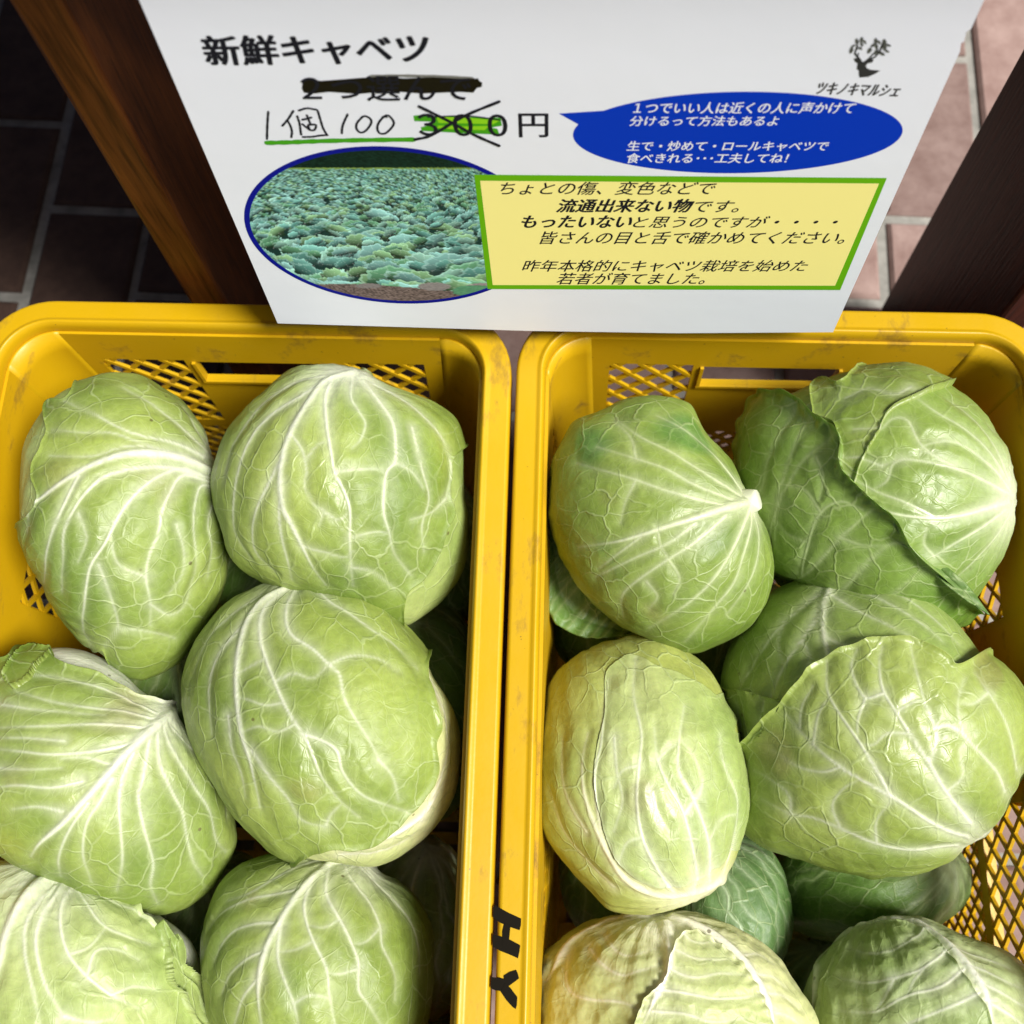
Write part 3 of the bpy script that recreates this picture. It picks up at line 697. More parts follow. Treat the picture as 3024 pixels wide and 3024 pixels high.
    a = me.attributes.new("netw", 'FLOAT', 'POINT'); a.data.foreach_set("value", (netk * np.clip((th_ - .22) / .35, 0, 1) * (1 - .7 * m)).astype(np.float32))
    return o
def head_body(h, name, veins, pal, seed, parent, nf=132, ns=430, **kw):
    ps = np.concatenate([np.linspace(.012, R(93), nf), np.linspace(R(93), R(178), max(12, nf // 7) + 1)[1:]]); g = np.linspace(-math.pi, math.pi, ns, endpoint=False)
    A, B = np.meshgrid(ps, g, indexing='ij'); P = h.surf(B.ravel(), A.ravel()); m_ = len(ps)
    i, j = np.meshgrid(np.arange(m_ - 1), np.arange(ns), indexing='ij'); a = i * ns + j; b_ = i * ns + (j + 1) % ns
    Qf = np.stack([a, a + ns, b_ + ns, b_], -1).reshape(-1, 4)
    # close the poles with fans written as quads over opposite spokes
    k = np.arange(0, ns // 2 - 1); cap = np.stack([k, k + 1, ns - 2 - k, ns - 1 - k], -1)
    e = (m_ - 1) * ns; cap2 = np.stack([e + ns - 1 - k, e + ns - 2 - k, e + k + 1, e + k], -1)
    Qf = np.concatenate([Qf, cap, cap2])
    return finish_leaf(h, name, P, Qf, h.nrm(P), veins, pal, seed, parent, **kw)
def overlay(h, name, poly, centre, veins, pal, seed, parent, lift=.003, edge=.003, rough=.010, wrap=1.95, nr=90, ns=380, base=.0022, ruffle=.0015, wrapmin=.95, jag=1.0, **kw):
    """a leaf lying on the head: free edge where the polygon crosses the face, wrapped round behind where it meets the outline"""
    def q(px, py):
        g, ps = h.inv(px, py)
        x, y = h.xy(px, py)
        if math.hypot(x, y) > wrapmin * float(h.Rf(g)): ps = wrap
        return np.array([ps * math.cos(g), ps * math.sin(g)])
    P = [np.array(p, float) for p in cr(list(poly) + [poly[0]], 5)][:-1]
    Q2 = np.array([q(*p) for p in P]); c0 = q(*centre); D_ = Q2 - c0; an_ = np.arctan2(D_[:, 1], D_[:, 0]); rd = np.hypot(D_[:, 0], D_[:, 1]); o = np.argsort(an_)
    g = np.linspace(-math.pi, math.pi, ns, endpoint=False); rad = np.interp(g, an_[o], rd[o], period=math.tau); kz = np.hanning(max(5, ns // 28) + 2); rad = np.convolve(np.concatenate([rad[-20:], rad, rad[:20]]), kz / kz.sum(), 'same')[20:-20]
    r = np.random.default_rng(seed); jg = sum(np.sin(g * k + r.uniform(0, 6.28)) * r.normal() / math.sqrt(k) for k in (9, 14, 23, 37, 52, 71, 96, 127)); rad = rad * (1 + rough * jag * jg * .6)
    t_ = 1 - (1 - np.linspace(0.004, 1, nr)) ** 1.25; T, Gg = np.meshgrid(t_, g, indexing='ij')
    X = c0[0] + T * rad * np.cos(Gg); Y = c0[1] + T * rad * np.sin(Gg); psi = np.hypot(X, Y); gg = np.arctan2(Y, X)
    Pp = h.surf(gg.ravel(), psi.ravel())
    ruf = sum(np.sin(g * k + r.uniform(0, 6.28)) * r.normal() for k in (5, 8, 13, 21, 34)) / 2.2
    near = np.clip((T - .72) / .28, 0, 1) ** 2
    off = base + lift * near + ruffle * near * ruf[None, :] + edge * (np.clip((T - .955) / .045, 0, 1)) ** 2
    off[-1] = -.0015                       # turned-under margin closes the sheet
    i, j = np.meshgrid(np.arange(nr - 1), np.arange(ns), indexing='ij'); a = i * ns + j; b_ = i * ns + (j + 1) % ns
    Qf = np.stack([a, a + ns, b_ + ns, b_], -1).reshape(-1, 4)
    k = np.arange(0, ns // 2 - 1); Qf = np.concatenate([Qf, np.stack([k, k + 1, ns - 2 - k, ns - 1 - k], -1)])
    return finish_leaf(h, name, Pp, Qf, h.nrm(Pp), veins, pal, seed, parent, off=off.ravel(), back=False, **kw)

A4 = lambda *p: [(x * .7764, 850 + y * .7764) for x, y in p]
A5 = lambda *p: [(1500 + x * .7888, 850 + y * .7888) for x, y in p]
A6 = lambda *p: [(x * .7764, 1850 + y * .7764) for x, y in p]
A7 = lambda *p: [(1500 + x * .7888, 1850 + y * .7888) for x, y in p]
GREEN = ((.24, .345, .065), (.41, .50, .135), (.76, .80, .60)); PALE = ((.42, .54, .19), (.64, .71, .34), (.86, .90, .68))
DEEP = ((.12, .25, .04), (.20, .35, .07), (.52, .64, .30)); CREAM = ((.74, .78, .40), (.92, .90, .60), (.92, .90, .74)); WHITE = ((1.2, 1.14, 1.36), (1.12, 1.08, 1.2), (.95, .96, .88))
GRP_ = {}
def cabbage(label, h, group="cabbage heads in the crates"):
    return thing("cabbage", label, "cabbage", tuple(h.C), 0, group)
def V(h, f, *items): return [(h.polyline(f(*pts)), w0, w1) for (w0, w1, pts) in items]
# --- left crate, back left: long head with a wide white midrib
h = Head(A4((480, 352), (540, 362), (600, 400), (680, 450), (740, 520), (780, 590), (798, 650), (836, 715), (845, 760), (856, 840), (862, 920), (860, 1020), (845, 1120), (800, 1220), (740, 1310), (680, 1390), (620, 1430), (570, 1455), (520, 1465), (450, 1440), (390, 1385), (320, 1340), (260, 1270), (200, 1180), (150, 1080), (105, 980), (85, 900), (82, 800), (88, 700), (95, 620), (130, 540), (190, 450), (250, 400), (330, 370), (410, 350)), .672, .85, pole=A4((828, 712))[0])
c = cabbage("long pear-shaped green cabbage with a broad white rib, back left of the left crate", h)
vs = V(h, A4, (8.5, 2.0, [(838, 735), (760, 685), (650, 648), (520, 638), (420, 655), (300, 705), (200, 770), (125, 840), (108, 930)]),
  (4.2, 1.6, [(800, 730), (640, 690), (520, 692), (400, 722), (330, 780), (280, 850), (245, 930), (242, 1030), (240, 1150)]),
  (4.6, 1.6, [(830, 750), (700, 695), (600, 722), (520, 782), (450, 870), (400, 970), (345, 1060), (325, 1180), (322, 1300), (380, 1380)]),
  (4.0, 1.2, [(830, 760), (700, 715), (645, 780), (612, 860), (600, 940), (570, 1010), (555, 1100), (572, 1200), (570, 1280)]),
  (3.2, 1.2, [(835, 775), (765, 755), (742, 800), (735, 900), (745, 1000), (740, 1090)]),
  (3.0, 1.3, [(300, 720), (232, 860), (192, 960), (176, 1060), (182, 1160)]),
  (2.6, 1.0, [(842, 790), (805, 830), (792, 900), (805, 1000), (790, 1100)]),
  (4.0, 1.0, [(800, 665), (660, 605), (500, 562), (380, 500), (250, 440)]), (3.0, 1.0, [(800, 655), (700, 560), (600, 480), (470, 395)]),
  (2.6, 1.0, [(800, 640), (745, 560), (690, 470)]), (3.0, 1.0, [(790, 690), (600, 625), (480, 612), (350, 645), (190, 640)]),
  (2.4, 1.0, [(800, 690), (640, 640), (560, 610), (430, 560), (330, 555), (200, 545)]), (1.8, .9, [(555, 1100), (460, 1060), (430, 1000), (425, 940)]),
  (1.6, .9, [(375, 1050), (420, 1170), (450, 1280), (400, 1350)]), (1.5, .8, [(300, 860), (330, 950), (300, 1040)]), (1.5, .8, [(570, 1200), (640, 1240), (700, 1200), (735, 1100)]),
  (1.4, .8, [(450, 1290), (560, 1300), (660, 1320)]), (1.6, .8, [(670, 900), (700, 1000), (690, 1090), (640, 1160)]))
head_body(h, "head", vs[-3:], PALE, 11, c, crumple=.4, whiten=.34, shrink=.001, nf=64, ns=230)
overlay(h, "outer_leaf", A4((480, 352), (600, 400), (740, 520), (800, 650), (845, 760), (862, 920), (845, 1120), (740, 1310), (620, 1430), (520, 1465), (500, 1480), (470, 1450), (405, 1375), (400, 1340), (320, 1340), (200, 1180), (108, 990), (100, 900), (150, 800), (125, 700), (160, 620), (185, 560), (190, 470), (260, 430), (330, 375), (410, 350)), A4((480, 880))[0], vs, GREEN, 12, c, lift=.0004, edge=.0012, base=.0012, ruffle=.0006, crumple=.55, whiten=.34, wrapmin=.975, nr=125, ns=500)
# --- left crate, back right: round head
h = Head(A4((1200, 292), (1300, 300), (1380, 325), (1450, 375), (1530, 410), (1600, 440), (1680, 490), (1720, 540), (1745, 620), (1755, 700), (1762, 800), (1780, 880), (1775, 980), (1745, 1080), (1680, 1160), (1610, 1220), (1540, 1265), (1470, 1255), (1380, 1215), (1300, 1190), (1200, 1170), (1090, 1145), (1000, 1100), (930, 1060), (880, 1000), (858, 900), (835, 820), (828, 720), (845, 630), (880, 540), (930, 470), (1000, 400), (1060, 340), (1130, 300)), .672, .92, pole=A4((1330, 318))[0])
c = cabbage("large round cabbage under the hand hold at the back right of the left crate", h)
vs = V(h, A4, (6.5, 2.0, [(1350, 320), (1240, 345), (1180, 420), (1120, 520), (1080, 620), (1065, 720), (1075, 830), (1110, 900), (1150, 980), (1190, 1060), (1240, 1130)]),
  (2.8, 1.3, [(1068, 740), (1062, 860), (1075, 950), (1095, 1030), (1110, 1110)]),
  (4.2, 1.6, [(1260, 340), (1237, 420), (1242, 520), (1258, 620), (1272, 700), (1310, 780), (1330, 850), (1330, 950), (1335, 1050), (1342, 1130)]),
  (2.4, 1.2, [(1340, 340), (1335, 420), (1370, 480), (1390, 520), (1370, 580), (1340, 610)]),
  (3.6, 1.4, [(1380, 355), (1440, 440), (1490, 520), (1502, 610), (1500, 665), (1470, 700), (1460, 780), (1460, 860), (1480, 930), (1500, 1010), (1560, 1090)]),
  (4.2, 1.5, [(1260, 330), (1150, 400), (1050, 460), (970, 540), (920, 640), (897, 740), (892, 840), (905, 940), (960, 1030)]),
  (3.2, 1.2, [(1230, 325), (1110, 350), (1000, 430), (930, 520), (880, 610), (858, 700)]),
  (3.0, 1.2, [(1068, 650), (1010, 760), (972, 850), (962, 930), (980, 1010), (1050, 1080)]),
  (3.0, 1.2, [(1420, 370), (1530, 440), (1620, 520), (1680, 600), (1705, 700), (1690, 800)]), (2.2, 1.0, [(1560, 540), (1600, 700), (1625, 800), (1600, 900), (1610, 1000)]),
  (1.8, 1.0, [(1110, 560), (1150, 620), (1165, 700), (1160, 760), (1200, 830), (1230, 850), (1215, 900)]), (1.5, .9, [(1165, 650), (1205, 600), (1250, 585)]),
  (1.6, 1.0, [(1230, 850), (1290, 882), (1330, 850)]), (1.5, .9, [(1150, 980), (1240, 1005), (1310, 1022), (1345, 1000)]), (1.6, .9, [(1500, 665), (1560, 700), (1600, 760)]),
  (1.6, .9, [(1272, 700), (1370, 690), (1440, 690), (1465, 710)]), (1.5, .9, [(1330, 950), (1420, 930), (1480, 930)]), (1.5, .9, [(1335, 1060), (1420, 1080), (1500, 1140)]), (1.6, .8, [(1690, 800), (1640, 850), (1560, 880)]))
head_body(h, "head", vs[:1], PALE, 22, c, crumple=.4, whiten=.30, shrink=.001, nf=64, ns=230)
overlay(h, "outer_leaf", A4((1200, 292), (1300, 300), (1450, 375), (1600, 440), (1720, 540), (1738, 600), (1700, 640), (1712, 700), (1700, 790), (1715, 850), (1680, 930), (1665, 1010), (1620, 1080), (1590, 1110), (1530, 1150), (1490, 1255), (1380, 1215), (1200, 1170), (1000, 1100), (880, 1000), (828, 720), (880, 540), (1000, 400), (1130, 300)), A4((1260, 740))[0], vs, GREEN, 23, c, lift=.0006, edge=.0015, base=.0012, ruffle=.0008, crumple=.45, whiten=.30, wrapmin=.975, nr=125, ns=500)
# --- left crate, middle left
h = Head(A6((60, 80), (200, 62), (300, 75), (380, 105), (440, 145), (490, 195), (530, 240), (570, 270), (620, 300), (655, 350), (690, 400), (740, 440), (790, 500), (840, 570), (865, 650), (877, 740), (880, 820), (850, 890), (800, 960), (740, 1010), (680, 1045), (600, 1065), (520, 1060), (450, 1035), (380, 1005), (320, 990), (260, 955), (190, 930), (100, 890), (30, 850), (-30, 780), (-80, 650), (-95, 500), (-90, 350), (-70, 230), (-20, 120)), .655, .90, pole=A6((632, 335))[0])
c = cabbage("cabbage with a straight diagonal midrib and white lobe, at the left picture edge", h)
vs = V(h, A6, (8.5, 2.4, [(645, 335), (560, 405), (480, 480), (400, 570), (320, 660), (240, 745), (160, 815), (130, 860)]),
  (3.2, 1.1, [(590, 345), (500, 300), (400, 250), (250, 205), (120, 185), (0, 200)]), (3.2, 1.1, [(585, 365), (450, 330), (330, 312), (200, 290), (60, 250)]),
  (3.6, 1.2, [(565, 395), (420, 380), (300, 378), (150, 385), (0, 392)]), (3.6, 1.2, [(500, 450), (350, 478), (200, 490), (100, 480), (0, 470)]),
  (2.2, 1.0, [(430, 530), (330, 500), (240, 505)]), (3.0, 1.2, [(310, 590), (200, 612), (80, 602), (0, 612)]), (2.6, 1.0, [(240, 700), (150, 682), (60, 690)]),
  (3.2, 1.2, [(625, 370), (680, 430), (750, 500), (800, 570), (840, 640), (852, 720)]), (3.4, 1.2, [(610, 390), (650, 480), (720, 600), (780, 700), (805, 800), (845, 850)]),
  (3.4, 1.2, [(590, 415), (600, 520), (640, 620), (680, 700), (700, 800), (720, 880), (750, 930)]), (3.4, 1.3, [(560, 440), (542, 560), (522, 640), (540, 760), (572, 880), (562, 960), (590, 1030)]),
  (3.4, 1.3, [(500, 490), (462, 580), (450, 680), (457, 780), (460, 880), (440, 980)]), (3.0, 1.2, [(425, 580), (382, 660), (332, 740), (320, 850), (350, 950)]),
  (2.8, 1.2, [(335, 670), (272, 760), (232, 860), (240, 930)]), (1.8, .9, [(0, 300), (130, 320), (260, 330), (400, 345)]), (2.0, 1.0, [(250, 440), (120, 430), (0, 430)]), (1.6, .9, [(0, 540), (120, 545), (240, 540)]))
head_body(h, "head", vs[:1], WHITE, 31, c, shrink=.003, crumple=.2, netk=.3, whiten=.5)
overlay(h, "outer_leaf", A6((-60, 170), (0, 150), (60, 110), (120, 82), (205, 125), (200, 150), (250, 160), (320, 178), (400, 210), (470, 255), (530, 285), (600, 305), (665, 350), (760, 450), (850, 580), (880, 750), (860, 890), (740, 1020), (600, 1068), (450, 1040), (320, 992), (190, 932), (30, 852), (-80, 650), (-95, 400)), A6((400, 560))[0], vs, GREEN, 33, c, lift=.0005, edge=.002, crumple=.45, whiten=.33, wrapmin=.975, nr=125, ns=540)
overlay(h, "curled_leaf_tip", A6((20, 200), (50, 140), (110, 85), (170, 95), (205, 100), (180, 130), (140, 165), (105, 215), (50, 240)), A6((95, 150))[0], [], GREEN, 35, c, lift=.001, edge=.001, base=.004, ruffle=.0005, nr=40, ns=140, rough=.0012, crumple=.35, whiten=0, wrapmin=1.3)
# --- left crate, centre: biggest round head
h = Head(A6((1190, -158), (1280, -148), (1370, -118), (1450, -68), (1520, 2), (1580, 60), (1625, 120), (1660, 190), (1710, 260), (1745, 330), (1760, 430), (1755, 530), (1730, 640), (1680, 730), (1600, 810), (1500, 870), (1420, 898), (1300, 885), (1180, 860), (1080, 830), (1000, 765), (920, 695), (860, 605), (800, 510), (750, 400), (725, 280), (730, 180), (760, 90), (810, 10), (870, -60), (950, -110), (1060, -150)), .652, .92, pole=A6((1150, -152))[0])
c = cabbage("big glossy round cabbage with a small torn slit, in the middle of left crate", h)
vs = V(h, A6, (7.0, 2.4, [(1200, -158), (1090, -135), (1000, -80), (945, -10), (915, 80), (902, 180), (903, 270), (920, 400), (950, 500), (970, 590), (995, 680)]),
  (4.2, 1.6, [(1110, -145), (1010, -60), (992, 40), (1010, 120), (1045, 210), (1080, 290), (1125, 370), (1160, 420), (1190, 490), (1225, 570), (1290, 650), (1360, 710)]),
  (3.6, 1.4, [(1130, -145), (1092, -60), (1105, 30), (1190, 90), (1250, 150), (1290, 190), (1305, 270), (1340, 340), (1390, 420), (1430, 500)]),
  (3.2, 1.2, [(1190, -150), (1255, -85), (1340, -30), (1420, 30), (1500, 90), (1570, 170)]),
  (3.4, 1.3, [(930, 0), (840, 100), (802, 200), (795, 300), (805, 410)]), (2.6, 1.1, [(1000, -110), (880, -30), (800, 60), (750, 180)]),
  (2.6, 1.1, [(1165, 410), (1240, 440), (1280, 475), (1300, 545), (1360, 620), (1450, 660), (1550, 690)]), (2.4, 1.1, [(960, 470), (1030, 570), (1100, 650), (1150, 720), (1240, 745)]),
  (2.2, 1.0, [(870, 340), (882, 460), (920, 560), (940, 640)]), (2.2, 1.0, [(1250, 150), (1330, 120), (1430, 130), (1500, 180)]), (1.8, .9, [(1045, 210), (1120, 180), (1190, 200), (1250, 150)]),
  (1.8, .9, [(1010, 120), (940, 160), (905, 180)]), (1.6, .9, [(1125, 370), (1060, 400), (990, 380), (930, 400)]), (1.6, .9, [(1430, 500), (1480, 560), (1500, 640)]), (1.6, .9, [(1240, 740), (1260, 700), (1300, 660)]), (1.6, .9, [(1080, 290), (1010, 300), (950, 280), (905, 270)]))
yv = V(h, A6, (7, 3, [(1340, 810), (1480, 790), (1600, 720), (1690, 600)]), (3, 1.5, [(1300, 860), (1450, 850), (1580, 790)]), (3, 1.5, [(1600, 740), (1680, 560), (1720, 400)]), (3, 1.5, [(1640, 200), (1690, 330), (1700, 460)]))
head_body(h, "head", yv, CREAM, 41, c, shrink=.002, crumple=.4, whiten=.3, ns=260, nf=80)
overlay(h, "outer_leaf", A6((1190, -158), (1300, -145), (1450, -68), (1575, 50), (1612, 95), (1600, 130), (1605, 250), (1638, 390), (1612, 420), (1622, 560), (1560, 660), (1480, 740), (1370, 805), (1240, 800), (1130, 830), (1000, 768), (860, 605), (750, 400), (725, 280), (760, 90), (870, -60), (1060, -150)), A6((1180, 340))[0], vs, GREEN, 43, c, lift=.001, edge=.0025, crumple=.5, whiten=.30, wrapmin=.97, ns=520, nr=125)
# --- left crate, bottom left: pale head with a torn edge
h = Head(A6((-60, 920), (0, 905), (100, 902), (180, 925), (240, 935), (320, 965), (420, 1000), (500, 1035), (580, 1075), (640, 1115), (700, 1160), (745, 1210), (775, 1290), (790, 1350), (792, 1430), (785, 1530), (740, 1640), (640, 1730), (500, 1790), (300, 1820), (100, 1790), (-60, 1700), (-160, 1560), (-210, 1400), (-210, 1250), (-170, 1080), (-120, 980)), .630, .92, pole=A6((215, 940))[0])
c = cabbage("pale cabbage with a broad white midrib and ragged leaf edge in the bottom left corner", h)
vs = V(h, A6, (10.5, 4, [(240, 945), (150, 1000), (80, 1080), (30, 1180), (0, 1300), (-30, 1420)]), (5, 1.8, [(250, 985), (180, 1080), (142, 1180), (150, 1280), (182, 1380), (245, 1480)]),
  (4.2, 1.5, [(290, 985), (240, 1060), (232, 1150), (262, 1250), (330, 1330), (420, 1400), (520, 1450)]), (4, 1.6, [(210, 1000), (112, 1120), (100, 1250), (130, 1380), (160, 1520)]),
  (3.2, 1.2, [(300, 1020), (380, 1130), (470, 1180), (560, 1215)]), (3, 1.2, [(160, 970), (60, 1000), (-20, 1040)]), (2.4, 1.0, [(330, 1330), (360, 1240), (440, 1230), (520, 1270)]), (2.0, 1.0, [(420, 1400), (500, 1370), (580, 1380)]),
  (2.0, 1.0, [(262, 1250), (340, 1220), (400, 1150)]), (2.0, 1, [(245, 1480), (340, 1500), (420, 1490)]), (2.4, 1.1, [(340, 1010), (430, 1060), (510, 1100), (590, 1170)]))
head_body(h, "head", vs[:1], WHITE, 51, c, shrink=.003, crumple=.15, netk=.2, whiten=.5, nf=84, ns=280)
overlay(h, "outer_leaf", A6((-100, 960), (0, 905), (100, 902), (185, 935), (240, 935), (330, 985), (425, 1010), (480, 1045), (510, 1085), (560, 1140), (610, 1190), (610, 1240), (625, 1290), (665, 1340), (715, 1380), (725, 1440), (745, 1530), (700, 1700), (500, 1800), (200, 1820), (-60, 1700), (-210, 1400), (-170, 1080)), A6((240, 1350))[0], vs, PALE, 53, c, lift=.001, edge=.003, ruffle=.002, crumple=.7, whiten=.45, wrapmin=.985, rough=.009, nr=130, ns=560)
overlay(h, "ragged_leaf_fold", A6((565, 1130), (625, 1170), (628, 1230), (650, 1290), (725, 1350), (735, 1420), (725, 1500), (680, 1480), (665, 1400), (615, 1350), (610, 1240), (580, 1180)), A6((650, 1350))[0], [], PALE, 55, c, lift=.003, edge=.002, base=.005, ruffle=.0012, nr=40, ns=180, crumple=.5, whiten=0, wrapmin=1.2, rough=.006)
# --- left crate, bottom centre
h = Head(A6((920, 900), (1000, 870), (1100, 852), (1180, 855), (1250, 862), (1310, 858), (1370, 872), (1415, 910), (1450, 955), (1510, 990), (1560, 1035), (1605, 1100), (1635, 1180), (1642, 1280), (1640, 1400), (1615, 1520), (1550, 1630), (1430, 1710), (1250, 1745), (1050, 1710), (900, 1630), (820, 1520), (787, 1400), (773, 1300), (771, 1220), (782, 1130), (812, 1040), (855, 960)), .642, .92, pole=A6((1375, 905))[0])
c = cabbage("mid green cabbage with curving white ribs at the bottom centre, beside the crate divider", h)
vs = V(h, A6, (8.0, 2.6, [(1410, 910), (1340, 880), (1260, 905), (1180, 970), (1110, 1060), (1052, 1150), (1012, 1240), (990, 1340), (990, 1430), (1002, 1520)]),
  (3.4, 1.3, [(1260, 880), (1150, 912), (1050, 962), (950, 1020), (870, 1045)]), (3, 1.2, [(1150, 1005), (1050, 1020), (950, 1042), (850, 1090), (800, 1150)]), (2.8, 1.1, [(1060, 1130), (980, 1132), (900, 1155), (850, 1205), (820, 1270)]),
  (2.8, 1.1, [(1012, 1235), (950, 1262), (882, 1320), (850, 1390)]), (2.6, 1.1, [(985, 1340), (932, 1410), (900, 1510)]),
  (3.8, 1.4, [(1190, 965), (1160, 1050), (1165, 1120), (1192, 1200), (1240, 1300), (1252, 1400), (1272, 1510)]), (3.2, 1.3, [(1070, 1140), (1060, 1260), (1092, 1360), (1122, 1440), (1142, 1530)]),
  (3.8, 1.4, [(1250, 905), (1240, 1020), (1290, 1120), (1332, 1200), (1362, 1280), (1364, 1380), (1402, 1440), (1450, 1520)]), (3, 1.2, [(1300, 892), (1335, 965), (1402, 1050), (1442, 1140), (1452, 1220), (1500, 1320), (1502, 1420)]),
  (3, 1.2, [(1345, 885), (1425, 970), (1502, 1050), (1562, 1130), (1592, 1220), (1600, 1320)]), (1.6, .9, [(1192, 1200), (1130, 1230), (1062, 1240)]), (1.6, .9, [(1290, 1120), (1230, 1150), (1175, 1140)]), (1.6, .9, [(1362, 1300), (1300, 1320), (1245, 1320)]), (1.6, .9, [(1442, 1150), (1390, 1200), (1340, 1210)]),
  (1.5, .8, [(1120, 1430), (1180, 1400), (1252, 1410)]))
head_body(h, "head", vs, GREEN, 61, c, crumple=.45, whiten=.32, patch=.55)
# --- right crate, back left: darker head with an outer leaf hanging open
h = Head(A5((440, 430), (520, 420), (600, 425), (680, 445), (705, 485), (730, 535), (775, 590), (825, 645), (855, 705), (885, 768), (918, 790), (925, 845), (948, 890), (967, 960), (975, 1040), (965, 1120), (940, 1190), (900, 1250), (840, 1295), (760, 1335), (700, 1355), (640, 1345), (560, 1322), (480, 1292), (400, 1245), (320, 1185), (255, 1110), (200, 1020), (165, 930), (150, 850), (152, 750), (165, 650), (200, 570), (245, 500), (330, 465)), .668, .88, pole=A5((905, 800))[0])
c = cabbage("darker green cabbage with a stem stub and open outer leaf, back left of right crate", h)
vs = V(h, A5, (7.5, 1.4, [(915, 798), (820, 822), (700, 862), (600, 892), (500, 925), (400, 952), (250, 975)]), (3.2, 1.0, [(880, 772), (825, 690), (745, 600), (655, 530), (560, 480)]),
  (2.6, 1.0, [(870, 780), (740, 700), (620, 620), (500, 560), (400, 490)]), (2.4, 1.0, [(840, 795), (700, 740), (590, 680), (480, 640), (330, 590)]), (2.4, .9, [(800, 815), (600, 762), (480, 720), (380, 690), (250, 650)]),
  (3.6, 1.2, [(905, 822), (870, 900), (820, 1000), (750, 1100), (650, 1190), (490, 1300)]), (3, 1.1, [(908, 830), (902, 900), (872, 1000), (840, 1100), (760, 1200), (660, 1320)]), (3, 1.1, [(912, 835), (932, 920), (922, 1020), (882, 1120), (820, 1210)]),
  (3, 1.1, [(810, 855), (700, 950), (600, 1015), (480, 1100), (425, 1160), (430, 1240)]), (2.4, 1, [(700, 880), (600, 955), (480, 1010), (360, 1070), (320, 1090)]), (2, .9, [(500, 930), (400, 1005), (330, 1060)]),
  (1.6, .8, [(600, 1015), (640, 1080), (620, 1140)]), (1.6, .8, [(480, 640), (460, 560), (400, 500)]), (1.6, .8, [(480, 720), (440, 800), (420, 880)]), (1.5, .8, [(520, 1100), (560, 1150), (530, 1200)]), (1.8, .9, [(560, 900), (570, 960), (600, 1010)]))
head_body(h, "head", vs, ((.20, .31, .045), (.34, .44, .11), (.72, .78, .50)), 71, c, crumple=.45, whiten=.20, patch=.9)
# stem stub
n_ = h.pole; P0 = h.surf(*[np.array(q) for q in h.inv(*A5((905, 800))[0])]); mb = MB()
ax = n_ / np.linalg.norm(n_); a1 = np.cross(ax, [0, 0, 1.0]); a1 /= np.linalg.norm(a1); a2 = np.cross(ax, a1)
ringv = []
for k, (hh, rr2) in enumerate(((-.004, .0085), (.001, .0075), (.004, .0066), (.0055, .0058))):
    ringv += [P0 + ax * hh + (a1 * math.cos(q) + a2 * math.sin(q)) * rr2 * (1 + .12 * math.sin(3 * q)) for q in np.linspace(0, math.tau, 14, endpoint=False)]
mb.v = [tuple(p) for p in h.world(np.array(ringv))]; mb.f = [(k * 14 + i, k * 14 + (i + 1) % 14, (k + 1) * 14 + (i + 1) % 14, (k + 1) * 14 + i) for k in range(3) for i in range(14)] + [tuple(range(42, 56))]
mb.build("stem_stub", flat("cut_stem", (.72, .76, .55), .5), c, True)
# open outer leaf along the lower left: a curved sheet with a rolled rim
def ribbon_leaf(h, name, inner, outer, zin, zout, pal, seed, parent, ns=160, nr=26, roll=.006, nv=13):
    I = np.array([h.xy(*p) for p in cr(inner, 8)]); O = np.array([h.xy(*p) for p in cr(outer, 8)]); s_ = np.linspace(0, 1, ns)
    I = np.stack([np.interp(s_, np.linspace(0, 1, len(I)), I[:, k]) for k in (0, 1)], 1); O = np.stack([np.interp(s_, np.linspace(0, 1, len(O)), O[:, k]) for k in (0, 1)], 1)
    t_ = np.linspace(0, 1, nr); rows = []
    for q in t_:
        xy = I * (1 - q) + O * q; z = zin + (zout - zin) * q ** .8 + roll * np.clip((q - .6) / .4, 0, 1) ** .5 * (1 + .22 * np.sin(s_ * 19 + seed) + .16 * np.sin(s_ * 41) + .08 * np.sin(s_ * 77))
        rows.append(np.stack([xy[:, 0], xy[:, 1], z], 1))
    last = rows[-1].copy(); last[:, 2] -= .004; last[:, :2] += (O - I) * .02; rows.append(last)
    last2 = last.copy(); last2[:, 2] -= .006; last2[:, :2] -= (O - I) * .12; rows.append(last2); nr += 2
    P = np.concatenate(rows); i, j = np.meshgrid(np.arange(nr - 1), np.arange(ns - 1), indexing='ij'); a = i * ns + j
    Qf = np.stack([a, a + ns, a + ns + 1, a + 1], -1).reshape(-1, 4)
    veins = [(np.array([rows[k][int(f * (ns - 1))] for k in range(0, nr - 2, 3)]), 1.8, .9) for f in np.linspace(.04, .96, nv) + np.random.default_rng(seed).uniform(-.02, .02, nv)]
    o = finish_leaf(h, name, P, Qf, h.nrm(P), veins, pal, seed, parent, crumple=1.2, whiten=0, back=False)
    so_ = o.modifiers.new("thick", 'SOLIDIFY'); so_.thickness = .001; so_.offset = -1
    return o
ribbon_leaf(h, "outer_leaf", A5((200, 780), (190, 900), (230, 1060), (320, 1180), (420, 1240), (520, 1290)), A5((150, 790), (128, 960), (128, 1140), (165, 1250), (260, 1315), (370, 1320), (490, 1305)), -.030, -.022, DEEP, 74, c)
